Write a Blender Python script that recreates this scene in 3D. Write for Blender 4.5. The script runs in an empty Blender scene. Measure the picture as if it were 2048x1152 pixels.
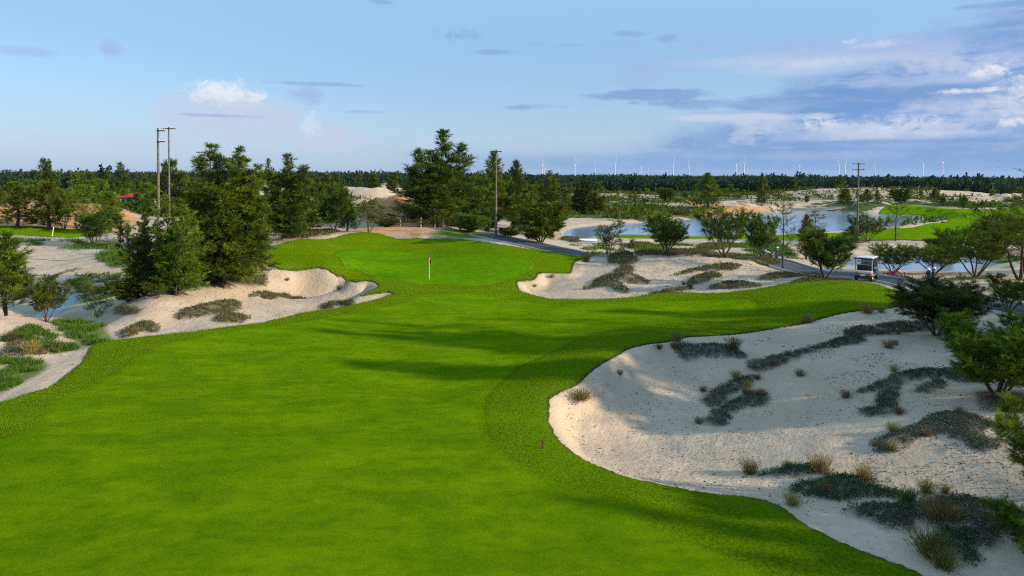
import bpy, math, random
import numpy as np
from mathutils import Vector, Matrix
rad = math.radians
scene = bpy.context.scene
COL = scene.collection
random.seed(7)
RNG = np.random.default_rng(11)

# ------------------------------------------------------------------ camera
F = 1365.0; CX, CY = 1024.0, 576.0; HOR = 349.0; CAMH = 11.5
PITCH = rad(1.5); ROLL = rad(0.30); CY = HOR + F * math.tan(PITCH)     # lens shifted down: verticals stay almost parallel
fwd = np.array([0, math.cos(PITCH), -math.sin(PITCH)])
up0 = np.array([0, math.sin(PITCH), math.cos(PITCH)])
rt0 = np.array([1.0, 0, 0])
RT = math.cos(ROLL) * rt0 + math.sin(ROLL) * up0
UP = -math.sin(ROLL) * rt0 + math.cos(ROLL) * up0
CAM = np.array([0, 0, CAMH])
cam_d = bpy.data.cameras.new("camera"); cam_d.lens = F / 2048 * 36; cam_d.sensor_width = 36; cam_d.shift_y = -(576 - CY) / 2048
cam_d.clip_start = 0.5; cam_d.clip_end = 40000
cam = bpy.data.objects.new("camera", cam_d); COL.objects.link(cam)
m = Matrix(((RT[0], UP[0], -fwd[0], 0), (RT[1], UP[1], -fwd[1], 0), (RT[2], UP[2], -fwd[2], CAMH), (0, 0, 0, 1)))
cam.matrix_world = m
scene.camera = cam

def ray(px, py):
    d = fwd + RT * ((px - CX) / F) - UP * ((py - CY) / F)
    return d / np.linalg.norm(d)
def at_z(px, py, z):
    d = ray(px, py)
    if d[2] > -1e-4: d = np.array([d[0], d[1], -1e-4])
    t = (z - CAMH) / d[2]
    return CAM + d * t
def at_d(px, py, dist):            # point on the pixel's ray at forward distance dist
    d = ray(px, py); return CAM + d * (dist / d[1])
def proj(P):
    v = np.asarray(P) - CAM
    f = v @ fwd
    return CX + F * (v @ RT) / f, CY - F * (v @ UP) / f

# ------------------------------------------------------------------ numpy value noise
def _hash(ix, iy, s):
    n = (ix * 374761393 + iy * 668265263 + s * 1442695041) & 0xFFFFFFFF
    n = ((n ^ (n >> 13)) * 1274126177) & 0xFFFFFFFF
    n = (n ^ (n >> 16)) & 0xFFFFFFFF
    return n / 4294967295.0
def vnoise(x, y, s=0):
    x = np.asarray(x, float); y = np.asarray(y, float)
    ix = np.floor(x).astype(np.int64); iy = np.floor(y).astype(np.int64)
    fx = x - ix; fy = y - iy
    fx = fx * fx * fx * (fx * (fx * 6 - 15) + 10); fy = fy * fy * fy * (fy * (fy * 6 - 15) + 10)
    a = _hash(ix, iy, s); b = _hash(ix + 1, iy, s); c = _hash(ix, iy + 1, s); d = _hash(ix + 1, iy + 1, s)
    return (a + (b - a) * fx) * (1 - fy) + (c + (d - c) * fx) * fy - 0.5
def fbm(x, y, s=0, o=4):
    t = 0; a = 1.0
    for i in range(o):
        t = t + a * vnoise(x * 2 ** i, y * 2 ** i, s + i * 17); a *= 0.5
    return t
def sstep(a, b, x):
    t = np.clip((x - a) / (b - a), 0, 1); return t * t * (3 - 2 * t)

# ------------------------------------------------------------------ terrain control points (pixel x, pixel y, height)
CP = [
 (1024,1152,0),(0,1152,-.1),(1500,1152,0),(2040,1150,.3),(1024,1700,0),(200,1600,0),(1900,1600,.3),
 (300,1000,0),(0,830,-.1),(600,850,0),(1000,1000,.0),(1085,900,.05),(760,960,-.05),(-250,800,-.2),(1250,1010,.05),
 (1100,800,.2),(1300,696,1.0),(1200,735,.85),(1150,760,.6),(1040,770,.10),(980,820,.05),(930,740,-.1),
 (1300,850,-.75),(1450,900,-.55),(1300,940,-.35),(1400,770,-.3),(1180,850,-.5),(1350,735,.2),(1550,980,-.1),
 (1430,690,1.0),(1560,730,.75),(1560,690,1.0),(1700,690,1.4),(1720,880,.5),(1850,740,1.3),(1950,860,1.2),(1900,960,.8),(2000,1050,.9),
 (2040,640,2.5),(1650,950,.2),(1750,1010,.35),(1700,820,.35),(1640,1080,.1),(2200,800,2.0),(2200,1000,1.6),(2300,620,3.0),
 (1400,620,.8),(1300,615,.6),(1250,655,.65),(1500,615,1.3),(1600,610,1.75),(1700,600,2.1),(1780,603,2.1),(1700,563,2.45),(1600,570,2.2),(1500,580,1.6),(1785,577,2.3),(1400,600,1.0),
 (1712,561,1.95),(1640,552,1.6),(1800,558,1.7),(1850,575,1.9),(1880,565,2.0),(1850,556,1.4),
 (1024,640,0),(1024,700,.05),(800,620,.1),(600,700,0),(1200,640,.35),(1200,695,.75),(1060,700,.0),(1400,655,.75),(1550,645,1.1),(1100,610,.3),(400,760,-.05),(300,700,0),
 (860,560,.5),(700,520,.8),(1050,530,.8),(860,503,.75),(850,580,.35),(950,540,.6),(980,575,.4),
 (725,465,2.7),(520,496,1.9),(600,481,2.4),(840,471,2.5),(900,472,2.45),(850,487,1.5),(780,484,1.6),(1000,487,2.0),(1100,502,1.6),(1170,514,1.2),(620,500,1.5),(930,490,1.6),
 (515,515,1.6),(570,538,1.35),(650,537,1.35),(700,558,1.1),(756,570,.9),(785,588,.5),(700,590,.3),
 (600,600,-.35),(680,575,-.4),(600,570,-.2),(480,600,.0),(350,640,.1),(560,640,-.25),(430,640,.1),(650,600,-.2),(520,560,.5),
 (200,690,-.25),(100,740,-.4),(0,790,-.4),(40,710,-.3),(190,662,-.9),(50,640,.4),(20,612,.9),(110,650,.2),(120,612,-1.3),(150,590,-1.3),(165,640,-1.0),(205,600,-.2),
 (240,612,.5),(205,635,-.3),(300,600,1.2),(262,575,1.2),(250,630,.5),(330,570,1.3),(80,535,-.6),(130,520,-.5),(60,492,.1),(60,473,.3),(100,456,.9),(100,436,1.8),
 (450,560,1.3),(380,550,1.3),(500,540,1.5),(560,470,1.8),(640,463,1.8),(-200,600,.8),(-200,480,.3),(230,500,.5),(200,520,.3),
 (900,462,1.0),(800,452,1.2),(650,430,.6),(800,412,0),(500,430,.5),(300,430,.5),(100,405,.2),(980,470,1.0),(1080,480,.3),(1140,484,-.6),
 (1140,474,-1.2),(1150,438,-.7),(1300,430,-.5),(1400,420,-.3),(1220,442,-.8),(1330,436,-.8),(1200,490,-.8),(1300,488,-.7),(1450,492,-.3),(1560,500,.2),
 (1560,545,1.3),(1580,525,1.0),(1650,500,-.1),(1750,495,-.2),(1850,490,-.1),(1950,535,1.3),(2040,530,1.8),(1930,560,1.9),(2040,580,2.4),(1850,455,.1),(1900,430,.3),(2000,460,.3),
 (1150,560,.5),(1100,578,.0),(1250,590,.2),(1250,550,.9),(1400,550,1.1),(1400,575,.9),(1550,565,1.5),(1160,530,.9),(1330,530,1.3),(1480,535,1.4),
 (1600,405,1.0),(1800,395,1.5),(2000,400,1.0),(1200,390,.5),(2200,450,.5),(-200,430,.5),
]
ctrl = [at_z(*c) for c in CP]
for px_, d_, z_ in ((1220,97,.3),(1300,99,.1),(1380,99,.05),(1460,97,.05),(1300,110,.0),(1450,110,.0),(1180,93,.7),(1250,86,1.6),(1340,86.5,1.75),(1430,85,1.75),(1500,83,1.5)):
    p_ = at_d(px_, 500, d_); ctrl.append(np.array([p_[0], p_[1], z_]))
for th in np.linspace(-1.1, 1.1, 12):
    for r in (520.0, 900.0): ctrl.append(np.array([r * math.sin(th), r * math.cos(th), 0.3]))
for th in (-1.1, -.9, .9, 1.1):
    for r, z in ((9, .0), (25, .0), (60, .5), (150, .5)): ctrl.append(np.array([r * math.sin(th), r * math.cos(th), z + (1.5 if th > 0 and r > 20 else 0)]))
ctrl = np.array(ctrl)
def _q(X, Y):
    X = np.asarray(X, float); Y = np.asarray(Y, float)
    return np.clip(np.arctan2(X, Y), -1.15, 1.15), np.log(np.clip(np.hypot(X, Y), 8, 900))
cth, clr = _q(ctrl[:, 0], ctrl[:, 1]); cz = ctrl[:, 2]
def _phi(d2):
    return 0.5 * d2 * np.log(d2 + 1e-12)
n = len(cz)
K = _phi((cth[:, None] - cth[None]) ** 2 + (clr[:, None] - clr[None]) ** 2) + np.eye(n) * 2e-4
Pm = np.column_stack([np.ones(n), cth, clr])
A = np.block([[K, Pm], [Pm.T, np.zeros((3, 3))]])
sol = np.linalg.solve(A, np.concatenate([cz, np.zeros(3)]))
def tps(X, Y):
    th, lr = _q(X, Y); sh = th.shape; th = th.ravel(); lr = lr.ravel(); out = np.empty(len(th))
    for i in range(0, len(th), 20000):
        a = th[i:i + 20000]; b = lr[i:i + 20000]
        k = _phi((a[:, None] - cth[None]) ** 2 + (b[:, None] - clr[None]) ** 2)
        out[i:i + 20000] = k @ sol[:n] + sol[n] + sol[n + 1] * a + sol[n + 2] * b
    return out.reshape(sh)
# tabulate in (theta, ln r) so that later lookups are cheap
TH_G = np.linspace(-1.15, 1.15, 900); LR_G = np.linspace(math.log(8), math.log(900), 900)
_tt, _ll = np.meshgrid(TH_G, LR_G)
ZTAB = np.clip(tps(np.exp(_ll) * np.sin(_tt), np.exp(_ll) * np.cos(_tt)), -2.5, 6)
def zbase(X, Y):
    th, lr = _q(X, Y)
    u = (th - TH_G[0]) / (TH_G[1] - TH_G[0]); v = (lr - LR_G[0]) / (LR_G[1] - LR_G[0])
    iu = np.clip(u.astype(int), 0, 898); iv = np.clip(v.astype(int), 0, 898); fu = u - iu; fv = v - iv
    z = (ZTAB[iv, iu] * (1 - fu) + ZTAB[iv, iu + 1] * fu) * (1 - fv) + (ZTAB[iv + 1, iu] * (1 - fu) + ZTAB[iv + 1, iu + 1] * fu) * fv
    r = np.hypot(X, Y)
    return z * (1 - sstep(450, 800, r)) 
def hit(px, py, zf=None):
    zf = zf or zbase
    d = ray(px, py); d = d / math.hypot(d[0], d[1])
    t = 8 * 1.004 ** np.arange(1400)
    P = CAM[None] + d[None] * t[:, None]
    below = P[:, 2] < zf(P[:, 0], P[:, 1])
    i = int(np.argmax(below)) if below.any() else len(t) - 1
    lo, hi = t[max(i - 1, 0)], t[i]
    for _ in range(12):
        mid = .5 * (lo + hi); p = CAM + d * mid
        if p[2] < float(zf(np.array([p[0]]), np.array([p[1]]))[0]): hi = mid
        else: lo = mid
    return CAM + d * hi
def trace(pts, z=None):
    out = []
    for p in pts:
        if len(p) == 3: q = at_z(p[0], p[1], p[2])
        elif z is not None: q = at_z(p[0], p[1], z)
        else: q = hit(p[0], p[1])
        out.append(q[:2])
    return np.array(out)
def smooth_poly(P, k=3, closed=True):
    n = len(P); out = []
    for i in range(n if closed else n - 1):
        g = lambda j: P[(j) % n] if closed else P[min(max(j, 0), n - 1)]
        p0, p1, p2, p3 = g(i - 1), g(i), g(i + 1), g(i + 2)
        for s in range(k):
            t = s / k
            out.append(.5 * ((2 * p1) + (-p0 + p2) * t + (2 * p0 - 5 * p1 + 4 * p2 - p3) * t * t + (-p0 + 3 * p1 - 3 * p2 + p3) * t ** 3))
    if not closed: out.append(P[-1])
    return np.array(out)
def seg_dist(X, Y, P, closed=True):
    x = X.ravel(); y = Y.ravel(); out = np.empty(len(x)); par = np.empty(len(x))
    A = P if closed else P[:-1]; B = np.roll(P, -1, 0) if closed else P[1:]
    D = B - A; L2 = (D ** 2).sum(1) + 1e-12
    for i in range(0, len(x), 8000):
        a = x[i:i + 8000, None] - A[None, :, 0]; b = y[i:i + 8000, None] - A[None, :, 1]
        t = np.clip((a * D[None, :, 0] + b * D[None, :, 1]) / L2, 0, 1)
        d2 = (a - t * D[None, :, 0]) ** 2 + (b - t * D[None, :, 1]) ** 2
        k = d2.argmin(1); out[i:i + 8000] = np.sqrt(d2[np.arange(len(k)), k]); par[i:i + 8000] = k + t[np.arange(len(k)), k]
    return out.reshape(X.shape), par.reshape(X.shape)
def inside(X, Y, P):
    x = X.ravel(); y = Y.ravel(); c = np.zeros(len(x), bool); Q = np.roll(P, -1, 0)
    for (x1, y1), (x2, y2) in zip(P, Q):
        k = (y1 > y) != (y2 > y)
        c ^= k & (x < (x2 - x1) * (y - y1) / ((y2 - y1) or 1e-12) + x1)
    return c.reshape(X.shape)
def sdf(X, Y, P, far=60.0):
    """positive inside; the distance is exact up to far from the outline"""
    X = np.asarray(X, float); Y = np.asarray(Y, float); x = X.ravel(); y = Y.ravel()
    lo = P.min(0) - far; hi = P.max(0) + far
    k = np.nonzero((x > lo[0]) & (x < hi[0]) & (y > lo[1]) & (y < hi[1]))[0]
    far = float(far); out = np.full(x.shape, -far)
    if len(k):
        xs = x[k]; ys = y[k]; d = np.full(len(k), float(far * far)); n = len(P)
        for a in range(0, n, 12):
            Q = P[np.arange(a, min(a + 13, n + 1)) % n]
            l = Q.min(0) - far; h = Q.max(0) + far
            j = np.nonzero((xs > l[0]) & (xs < h[0]) & (ys > l[1]) & (ys < h[1]))[0]
            if not len(j): continue
            A = Q[:-1]; D = Q[1:] - A; L2 = (D ** 2).sum(1) + 1e-12; xx = xs[j]; yy = ys[j]; dj = d[j]
            for m_ in range(len(A)):
                ax = xx - A[m_, 0]; ay = yy - A[m_, 1]; t = np.clip((ax * D[m_, 0] + ay * D[m_, 1]) / L2[m_], 0, 1)
                dj = np.minimum(dj, (ax - t * D[m_, 0]) ** 2 + (ay - t * D[m_, 1]) ** 2)
            d[j] = dj
        d = np.sqrt(d); out[k] = np.where(inside(xs, ys, P), d, -d)
    return out.reshape(X.shape)

# ------------------------------------------------------------------ traced regions
FAIRWAY = [(-700,1100),(-400,930),(-150,860),(0,812),(45,795),(95,775),(130,750),(160,728),(172,712),(180,700),(205,690),(260,680),(330,672),(400,664),(440,660),(500,653),(570,640),(600,632),(625,626),
 (660,621),(700,613),(740,603),(768,595),(788,590),(775,584),(745,588),(716,593),(737,584),(752,577),(756,570),(748,563),(730,560),(705,563),(690,557),(675,550),(660,541),(645,536),(620,536),(590,539),(570,540),
 (550,535),(530,528),(512,522),(507,512,1.7),(507,502,1.85),(515,497,1.95),(545,490,2.15),(600,481,2.4),(650,474,2.55),(690,467,2.68),(725,464,2.72),(760,465,2.7),(800,469,2.6),(850,472,2.5),(900,473,2.45),(940,477,2.3),(970,482,2.15),(1000,488,2.0),
 (1040,495,1.8),(1080,501,1.65),(1120,507,1.45),(1160,513,1.25),(1185,513,1.2),(1168,519),(1150,525),(1145,532),(1140,545),(1120,547),(1085,548),(1075,553),(1070,562),(1055,565),(1034,567),(1036,575),(1048,583),(1080,592),(1120,598),
 (1180,601),(1240,600),(1290,593),(1350,588),(1420,585),(1500,577),(1560,570),(1620,563,2.3),(1680,561,2.45),(1720,562,2.45),(1760,569,2.4),(1790,579,2.3),(1812,592,2.2),(1810,603),(1795,612),(1760,618),(1700,623),(1640,635),(1600,645),(1550,655),(1500,662),
 (1430,668),(1370,675),(1330,685),(1290,695),(1250,707),(1210,728),(1180,750),(1160,768),(1130,785),(1105,798),(1096,810),(1098,835),(1096,848),(1105,868),(1125,893),(1150,915),(1190,935),(1240,955),(1320,975),(1400,985),(1460,992),
 (1515,1000),(1550,1012),(1580,1030),(1620,1055),(1680,1085),(1740,1110),(1790,1135),(1830,1152),(2000,1240),(2300,1500),(1500,2400),(200,2400),(-900,1700)]
P_FAIR = smooth_poly(trace(FAIRWAY), 2)
CUT = [(-900,1100),(-300,1000),(-20,900),(60,870),(80,845),(100,815),(180,770),(240,738),(300,702),(360,684),(440,670),(560,655),(700,628),(800,608),(860,590),(960,590),(1030,600),(1120,612),(1250,612),(1360,604),(1440,598),(1500,600),(1510,612),(1500,630),
 (1400,640),(1250,655),(1150,680),(1090,715),(1030,745),(985,785),(962,825),(965,870),(1000,920),(1080,965),(1200,1010),(1290,1045),(1400,1095),(1500,1150),(1560,1230),(1300,2300),(100,2300),(-1200,1500)]
P_CUT = smooth_poly(trace(CUT), 3)
GREEN = [(668,512),(690,505),(730,502),(790,503),(850,505),(920,509),(980,513),(1040,520),(1066,530),(1060,545),(1030,560),(980,570),(930,573),(870,570),(810,566),(760,556),(710,540),(680,526)]
P_GREEN = smooth_poly(trace(GREEN), 3)
P_LAWNS = [smooth_poly(trace(L), 3) for L in (
 [(-160,450),(-60,452),(0,453),(60,455),(120,457),(165,461),(186,467),(150,473),(100,473),(50,470),(0,468),(-160,468)],
 [(1232,471),(1300,471),(1400,473),(1500,472),(1640,467),(1740,463),(1800,456),(1860,449),(1892,443),(1905,434),(1948,429),(1890,429),(1870,425),(1830,421),(1780,419),(1758,416),(1790,412),(1830,413),(1880,417),(1940,418),(2010,417),(2140,417),(2230,470),(2060,483),(1960,482),(1840,482),(1760,481),(1700,480),(1600,479),(1500,479),(1400,479),(1300,480),(1235,477)])]
PONDS = [(-1.3, [(1128,474),(1130,463),(1150,456),(1190,451),(1240,447),(1290,445),(1340,441),(1400,437),(1440,431),(1480,426),(1560,421),(1640,421),(1700,426),(1780,428),(1830,430),(1870,435),(1893,438),(1885,443),(1850,448),(1800,454),(1740,461),(1690,465),(1640,467),(1560,470),(1450,472),(1380,473),(1300,470),(1240,470),(1200,473),(1160,477),(1132,478)]),
 (-.3, [(1600,521),(1680,513),(1740,509),(1850,508),(1950,510),(2010,516),(2030,522),(1990,530),(1960,538),(1930,546),(1860,553),(1820,553),(1760,546),(1700,536),(1640,530)]),
 (-1.2, [(70,632),(82,640),(98,637),(116,626),(150,602),(154,592),(142,587),(122,596),(102,610),(84,622)])]
P_PONDS = [(z, smooth_poly(trace(L, z), 3)) for z, L in PONDS]
def ribbon_pts(L, k=6): return smooth_poly(trace(L), k, closed=False)
ROADS = [  # (name, centreline, width, kerb)
 ('road', ribbon_pts([(960,478,1.7),(1010,487,1.5),(1060,494,1.4),(1120,505,1.2),(1175,513,1.0),(1230,509,.4),(1300,506,.1),(1380,506,.05),(1460,512,.1),(1530,524,.5),(1580,537,1.0),(1630,545,1.4),(1700,551),(1760,557),(1820,567),(1880,583),(1960,602),(2060,625),(2220,660)]), 4.0),
 ('path', ribbon_pts([(-260,474),(-60,471),(40,475),(110,478),(175,477),(240,481),(300,488)]), 3.2),
 ('path', ribbon_pts([(1120,484),(1200,487),(1290,487),(1400,486),(1520,486),(1640,486),(1740,485),(1880,487),(2060,489),(2240,494)]), 2.6)]
# ------------------------------------------------------------------ creeping plant mats (traced outlines)
MATS = [
 [(1345,690),(1370,686),(1400,686),(1440,687),(1470,693),(1494,708),(1480,713),(1440,712),(1400,708),(1370,713),(1355,703)],
 [(1500,718),(1530,712),(1580,703),(1640,685),(1700,672),(1722,671),(1732,680),(1700,688),(1650,695),(1610,705),(1590,718),(1550,728),(1515,738),(1497,730)],
 [(1410,780),(1440,765),(1470,752),(1500,745),(1515,752),(1490,770),(1460,785),(1425,810),(1412,800)],
 [(1470,790),(1500,775),(1530,780),(1537,795),(1520,810),(1480,815),(1465,830),(1455,848),(1430,848),(1410,835),(1420,820),(1450,805)],
 [(1712,787),(1780,754),(1850,740),(1920,741),(1985,755),(1960,768),(1900,762),(1850,758),(1800,772),(1760,778)],
 [(1750,790),(1795,772),(1802,790),(1790,812),(1800,825),(1770,833),(1718,832),(1722,820),(1755,814)],
 [(1832,775),(1870,762),(1895,768),(1885,782),(1850,788),(1828,785)],
 [(1748,880),(1790,865),(1830,848),(1860,832),(1900,828),(1960,835),(1990,850),(1960,865),(1995,880),(2000,895),(1960,900),(1925,890),(1900,870),(1850,872),(1810,890),(1770,900),(1745,892)],
 [(1520,945),(1560,932),(1610,925),(1640,930),(1660,940),(1600,948),(1530,948)],
 [(1575,975),(1620,952),(1680,944),(1750,952),(1787,960),(1745,963),(1790,975),(1800,988),(1760,985),(1720,990),(1680,996),(1640,990),(1600,985)],
 [(1690,1018),(1730,1003),(1790,1005),(1840,1005),(1880,990),(1940,982),(2010,1000),(2060,1020),(2060,1045),(2000,1060),(1980,1085),(1930,1080),(1900,1060),(1860,1050),(1830,1038),(1830,1052),(1800,1062),(1765,1052),(1740,1035),(1700,1025)],
 [(1880,1050),(1930,1060),(1960,1105),(1950,1125),(1910,1110),(1880,1085)],
 [(1690,660),(1750,648),(1830,640),(1890,645),(1880,655),(1800,665),(1750,672),(1700,676)],
 [(1215,518),(1230,505),(1250,500),(1265,510),(1278,525),(1260,532),(1240,530),(1220,525)],
 [(1230,540),(1245,533),(1265,535),(1262,548),(1235,550)],
 [(1180,570),(1200,552),(1225,548),(1255,553),(1290,558),(1298,565),(1260,568),(1240,565),(1258,578),(1255,585),(1230,580),(1210,572),(1165,578)],
 [(1345,552),(1380,540),(1430,533),(1480,532),(1475,540),(1430,543),(1400,542),(1370,548)],
 [(1375,563),(1400,550),(1430,546),(1442,552),(1420,562),(1380,570)],
 [(1295,588),(1330,578),(1385,571),(1370,580),(1310,590)],
 [(1415,577),(1440,567),(1480,565),(1525,570),(1500,573),(1460,575)],
 [(1270,507),(1300,504),(1400,505),(1420,508),(1390,512),(1300,510)],
 [(1400,507),(1450,513),(1530,515),(1560,525),(1530,528),(1460,522),(1420,518)],
 [(1515,557),(1540,550),(1600,547),(1650,547),(1620,553),(1570,556),(1530,560)],
 [(1575,567),(1600,560),(1650,556),(1660,559),(1620,563)],
 [(350,628),(375,615),(420,607),(460,601),(480,608),(475,620),(440,628),(400,632),(360,635)],
 [(425,635),(445,625),(480,628),(502,634),(480,641),(440,642)],
 [(497,595),(530,583),(570,580),(612,588),(600,592),(560,588),(550,598),(530,598),(520,592)],
 [(640,608),(660,595),(700,593),(712,599),(700,606),(680,601),(665,608)],
 [(225,620),(250,612),(280,620),(270,628),(235,630)],
 [(235,665),(265,648),(300,640),(323,652),(310,660),(280,660),(260,672),(240,673)],
 [(500,550),(530,545),(533,562),(510,566),(490,560)],
 [(10,690),(40,668),(80,678),(120,680),(180,690),(120,700),(60,712),(0,712)],
 [(560,472),(620,464),(680,463),(640,471),(590,477)],
 [(1120,478),(1150,474),(1165,484),(1140,484)],[(1262,486),(1300,488),(1295,496),(1262,496)],[(1395,492),(1430,490),(1440,499),(1400,500)],[(1500,480),(1560,482),(1550,490),(1500,488)],
]
WILD = [
 [(105,645),(140,640),(180,650),(220,665),(232,680),(200,690),(160,682),(128,664)],
 [(-40,760),(0,735),(60,715),(90,720),(95,735),(60,755),(15,775),(-30,800)],
 [(195,515),(245,500),(262,520),(240,535),(210,528)],
 [(35,660),(70,668),(110,690),(170,690),(120,705),(80,700)],
 [(130,565),(150,560),(175,575),(160,582)]]
P_MATS = [smooth_poly(trace(L), 2) for L in MATS]
P_WILD = [smooth_poly(trace(L), 2) for L in WILD]
LITTER = [[(380,548),(440,552),(520,545),(530,560),(450,572),(390,568)], [(1950,790),(2000,780),(2090,790),(2090,820),(1990,822)], [(1630,556),(1690,552),(1710,560),(1650,563)]]
P_LITTER = [smooth_poly(trace(L), 2) for L in LITTER]
ORANGE = [[(-60,440),(0,425),(120,420),(240,425),(280,450),(200,462),(100,456),(0,455),(-60,458)], [(560,466),(580,440),(640,432),(660,450),(640,463)],
 [(700,460),(760,440),(860,440),(870,458),(800,466)], [(1400,428),(1440,416),(1560,412),(1568,425),(1480,434)]]
P_ORANGE = [smooth_poly(trace(L), 2) for L in ORANGE]
FIELD = [[(600,430),(700,420),(820,426),(820,442),(760,449),(600,447)], [(1100,428),(1180,417),(1300,410),(1345,416),(1330,424),(1200,431),(1110,434)],
 [(160,400),(240,396),(420,396),(420,420),(240,425),(160,420)], [(820,466),(870,462),(960,463),(1010,467),(1010,475),(960,476),(880,473)], [(0,410),(80,405),(100,425),(0,425)]]
P_FIELD = [smooth_poly(trace(L), 2) for L in FIELD]
# (pixel x, forward distance, half width m, half depth m, height)
MOUNDS = [(738,255,14,12,3.1),(700,262,12,10,2.4),(785,262,14,10,2.4),(640,262,16,9,3.4),(776,400,12,14,5.5),(1010,390,16,14,4.0),(520,290,17,12,4.6),(560,300,12,10,3.4),
 (802,139,4.2,3,3.8),(838,141,3.4,3,3.2),(768,140,4,3,3.0),(872,140,4,3,2.4),(733,140,4,3,2.4),(700,143,4,3,2.0),
 (590,146,5,3,3.4),(625,148,5,3,3.2),(655,150,5,3,2.4),(60,150,9,4,1.8),(150,152,9,4,1.9),(225,150,7,4,1.7),(0,150,9,4,1.7),
 (1680,300,30,14,2.6),(1600,310,25,12,2.0),(1800,290,30,14,2.2),(1900,300,40,14,3.0),(1980,260,30,10,2.4),(1450,260,26,10,1.5),(1250,330,30,12,1.6),(1120,340,30,12,1.4),
 (1300,79,3.5,2.2,.30),(1380,78.5,3.5,2.2,.35),(1460,78,3.5,2.2,.25),(1247,70,1.2,1.6,.45)]
M_XY = [at_d(px, 400, d)[:2] for px, d, *_ in MOUNDS]
BUMPY = smooth_poly(trace([(1560,418),(1640,405),(1760,404),(1880,408),(2060,400),(2200,405),(2200,416),(2000,415),(1830,410),(1790,410),(1750,415),(1760,421),(1700,424),(1600,419)]), 2)
SPIT = smooth_poly(trace([(1760,421),(1790,420),(1830,423),(1870,427),(1905,432),(1895,437),(1850,432),(1790,429),(1755,426)]), 2)

R_ALL = []
for nm, C, W in ROADS:
    zc = zbase(C[:, 0], C[:, 1]); k = np.ones(9) / 9
    zc = np.convolve(np.pad(zc, 4, mode='edge'), k, 'valid'); R_ALL.append((nm, C, W, zc))

def drop_depth(X, Y):
    D = np.full(np.shape(X), .12)
    for (x, y, s, h) in DROPS: D = D + h * np.exp(-((X - x) ** 2 + (Y - y) ** 2) / s ** 2)
    return D
DROPS = []
for px, py, s, h in ((640,540,5,.55),(700,556,4,.75),(752,572,4,.7),(785,588,2.6,.3),(640,622,6,.15),(1100,548,4,.45),(1050,568,4,.3),(1140,600,5,.15),(1180,750,6,.25),(1120,800,4,.2),(1100,850,4,.25),(1240,712,6,.2)):
    p = hit(px, py); DROPS.append((p[0], p[1], s, h))

def zfinal(X, Y, want=False):
    X = np.asarray(X, float); Y = np.asarray(Y, float); sh = X.shape
    z = zbase(X, Y); r = np.hypot(X, Y)
    for (mx, my), (_, _, w, dpt, h) in zip(M_XY, MOUNDS):
        z = z + h * np.exp(-((X - mx) / w) ** 2 - ((Y - my) / dpt) ** 2) * (1 + .25 * fbm(X / w * 2, Y / w * 2, 5, 3))
    near = r < 330
    fs = np.full(sh, -60.0); fs[near] = sdf(X[near], Y[near], P_FAIR, 10)
    ls = np.full(sh, -60.0)
    for P in P_LAWNS: ls = np.maximum(ls, sdf(X, Y, P, 25))
    gs = np.maximum(fs, ls)
    sand = 1 - sstep(-1.2, 0, gs)
    # open sand: dunes and hummocks, growing with distance
    z = z + sand * (.16 * fbm(X / 3.1, Y / 3.1, 3, 4) + .30 * sstep(60, 200, r) * fbm(X / 9, Y / 9, 8, 3)) * (1 - sstep(700, 1500, r))
    z = z + sstep(230, 380, r) * (1 - sstep(1200, 2500, r)) * 1.1 * fbm(X / 34, Y / 26, 21, 4)
    # lawns: very soft undulation
    z = z + (1 - sand) * (.46 * vnoise(X / 9, Y / 6.5, 31) + .17 * vnoise(X / 4.2, Y / 2.4, 33) + .045 * vnoise(X / 1.9, Y / 1.1, 35) + .006 * vnoise(X / .45, Y / .4, 37))
    d = np.maximum(-fs, 0)
    z = z - drop_depth(X, Y) * sstep(.05, 1.5, d) * (1 - sstep(4, 9, d))
    mat = np.full(sh, -9.0)
    for P in P_MATS: mat = np.maximum(mat, sdf(X, Y, P, 3))
    z = z + (.20 + .16 * fbm(X / 1.2, Y / 1.2, 41, 2)) * sstep(-.25, .8, mat) * (1 - sstep(150, 200, r))
    b = sdf(X, Y, BUMPY, 10); z = z + sstep(0, 4, b) * (.5 + 2.0 * fbm(X / 6, Y / 5, 51, 3))
    b2 = sdf(X, Y, SPIT, 6); z = z + sstep(-1, 2.5, b2) * (.7 + .9 * fbm(X / 5, Y / 4, 53, 2))
    rd = np.full(sh, 99.0)
    for nm, C, W, zc in R_ALL:
        k = (X > C[:, 0].min() - 12) & (X < C[:, 0].max() + 12) & (Y > C[:, 1].min() - 12) & (Y < C[:, 1].max() + 12)
        if not k.any(): continue
        dd, par = seg_dist(X[k], Y[k], C, closed=False)
        zr = np.interp(par, np.arange(len(zc)), zc) - .05
        w = 1 - sstep(W / 2 + .35, W / 2 + 2.6, dd)
        if nm == 'road': w = w * (1 - sstep(-.6, .6, fs[k]))
        zz = z[k]; z[k] = zz + (zr - zz) * w
        q = rd[k]; rd[k] = np.minimum(q, dd - W / 2)
    pw = np.full(sh, -60.0)
    for lv, P in P_PONDS:
        s = sdf(X, Y, P, 14)
        ins = lv - .06 - .25 * np.maximum(s, 0)
        hi = lv + .03 + .26 * np.maximum(-s, 0) + .1 * np.maximum(-s, 0) * fbm(X / 3, Y / 3, 61, 2)
        lo = lv + .03 + .03 * np.maximum(-s, 0)
        k = s > -13
        z = np.where(k, np.where(s > 0, np.minimum(z, ins), np.clip(z, lo, np.maximum(hi, lo))), z)
        pw = np.maximum(pw, s)
    if want: return z, gs, mat, rd, pw, fs
    return z

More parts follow.
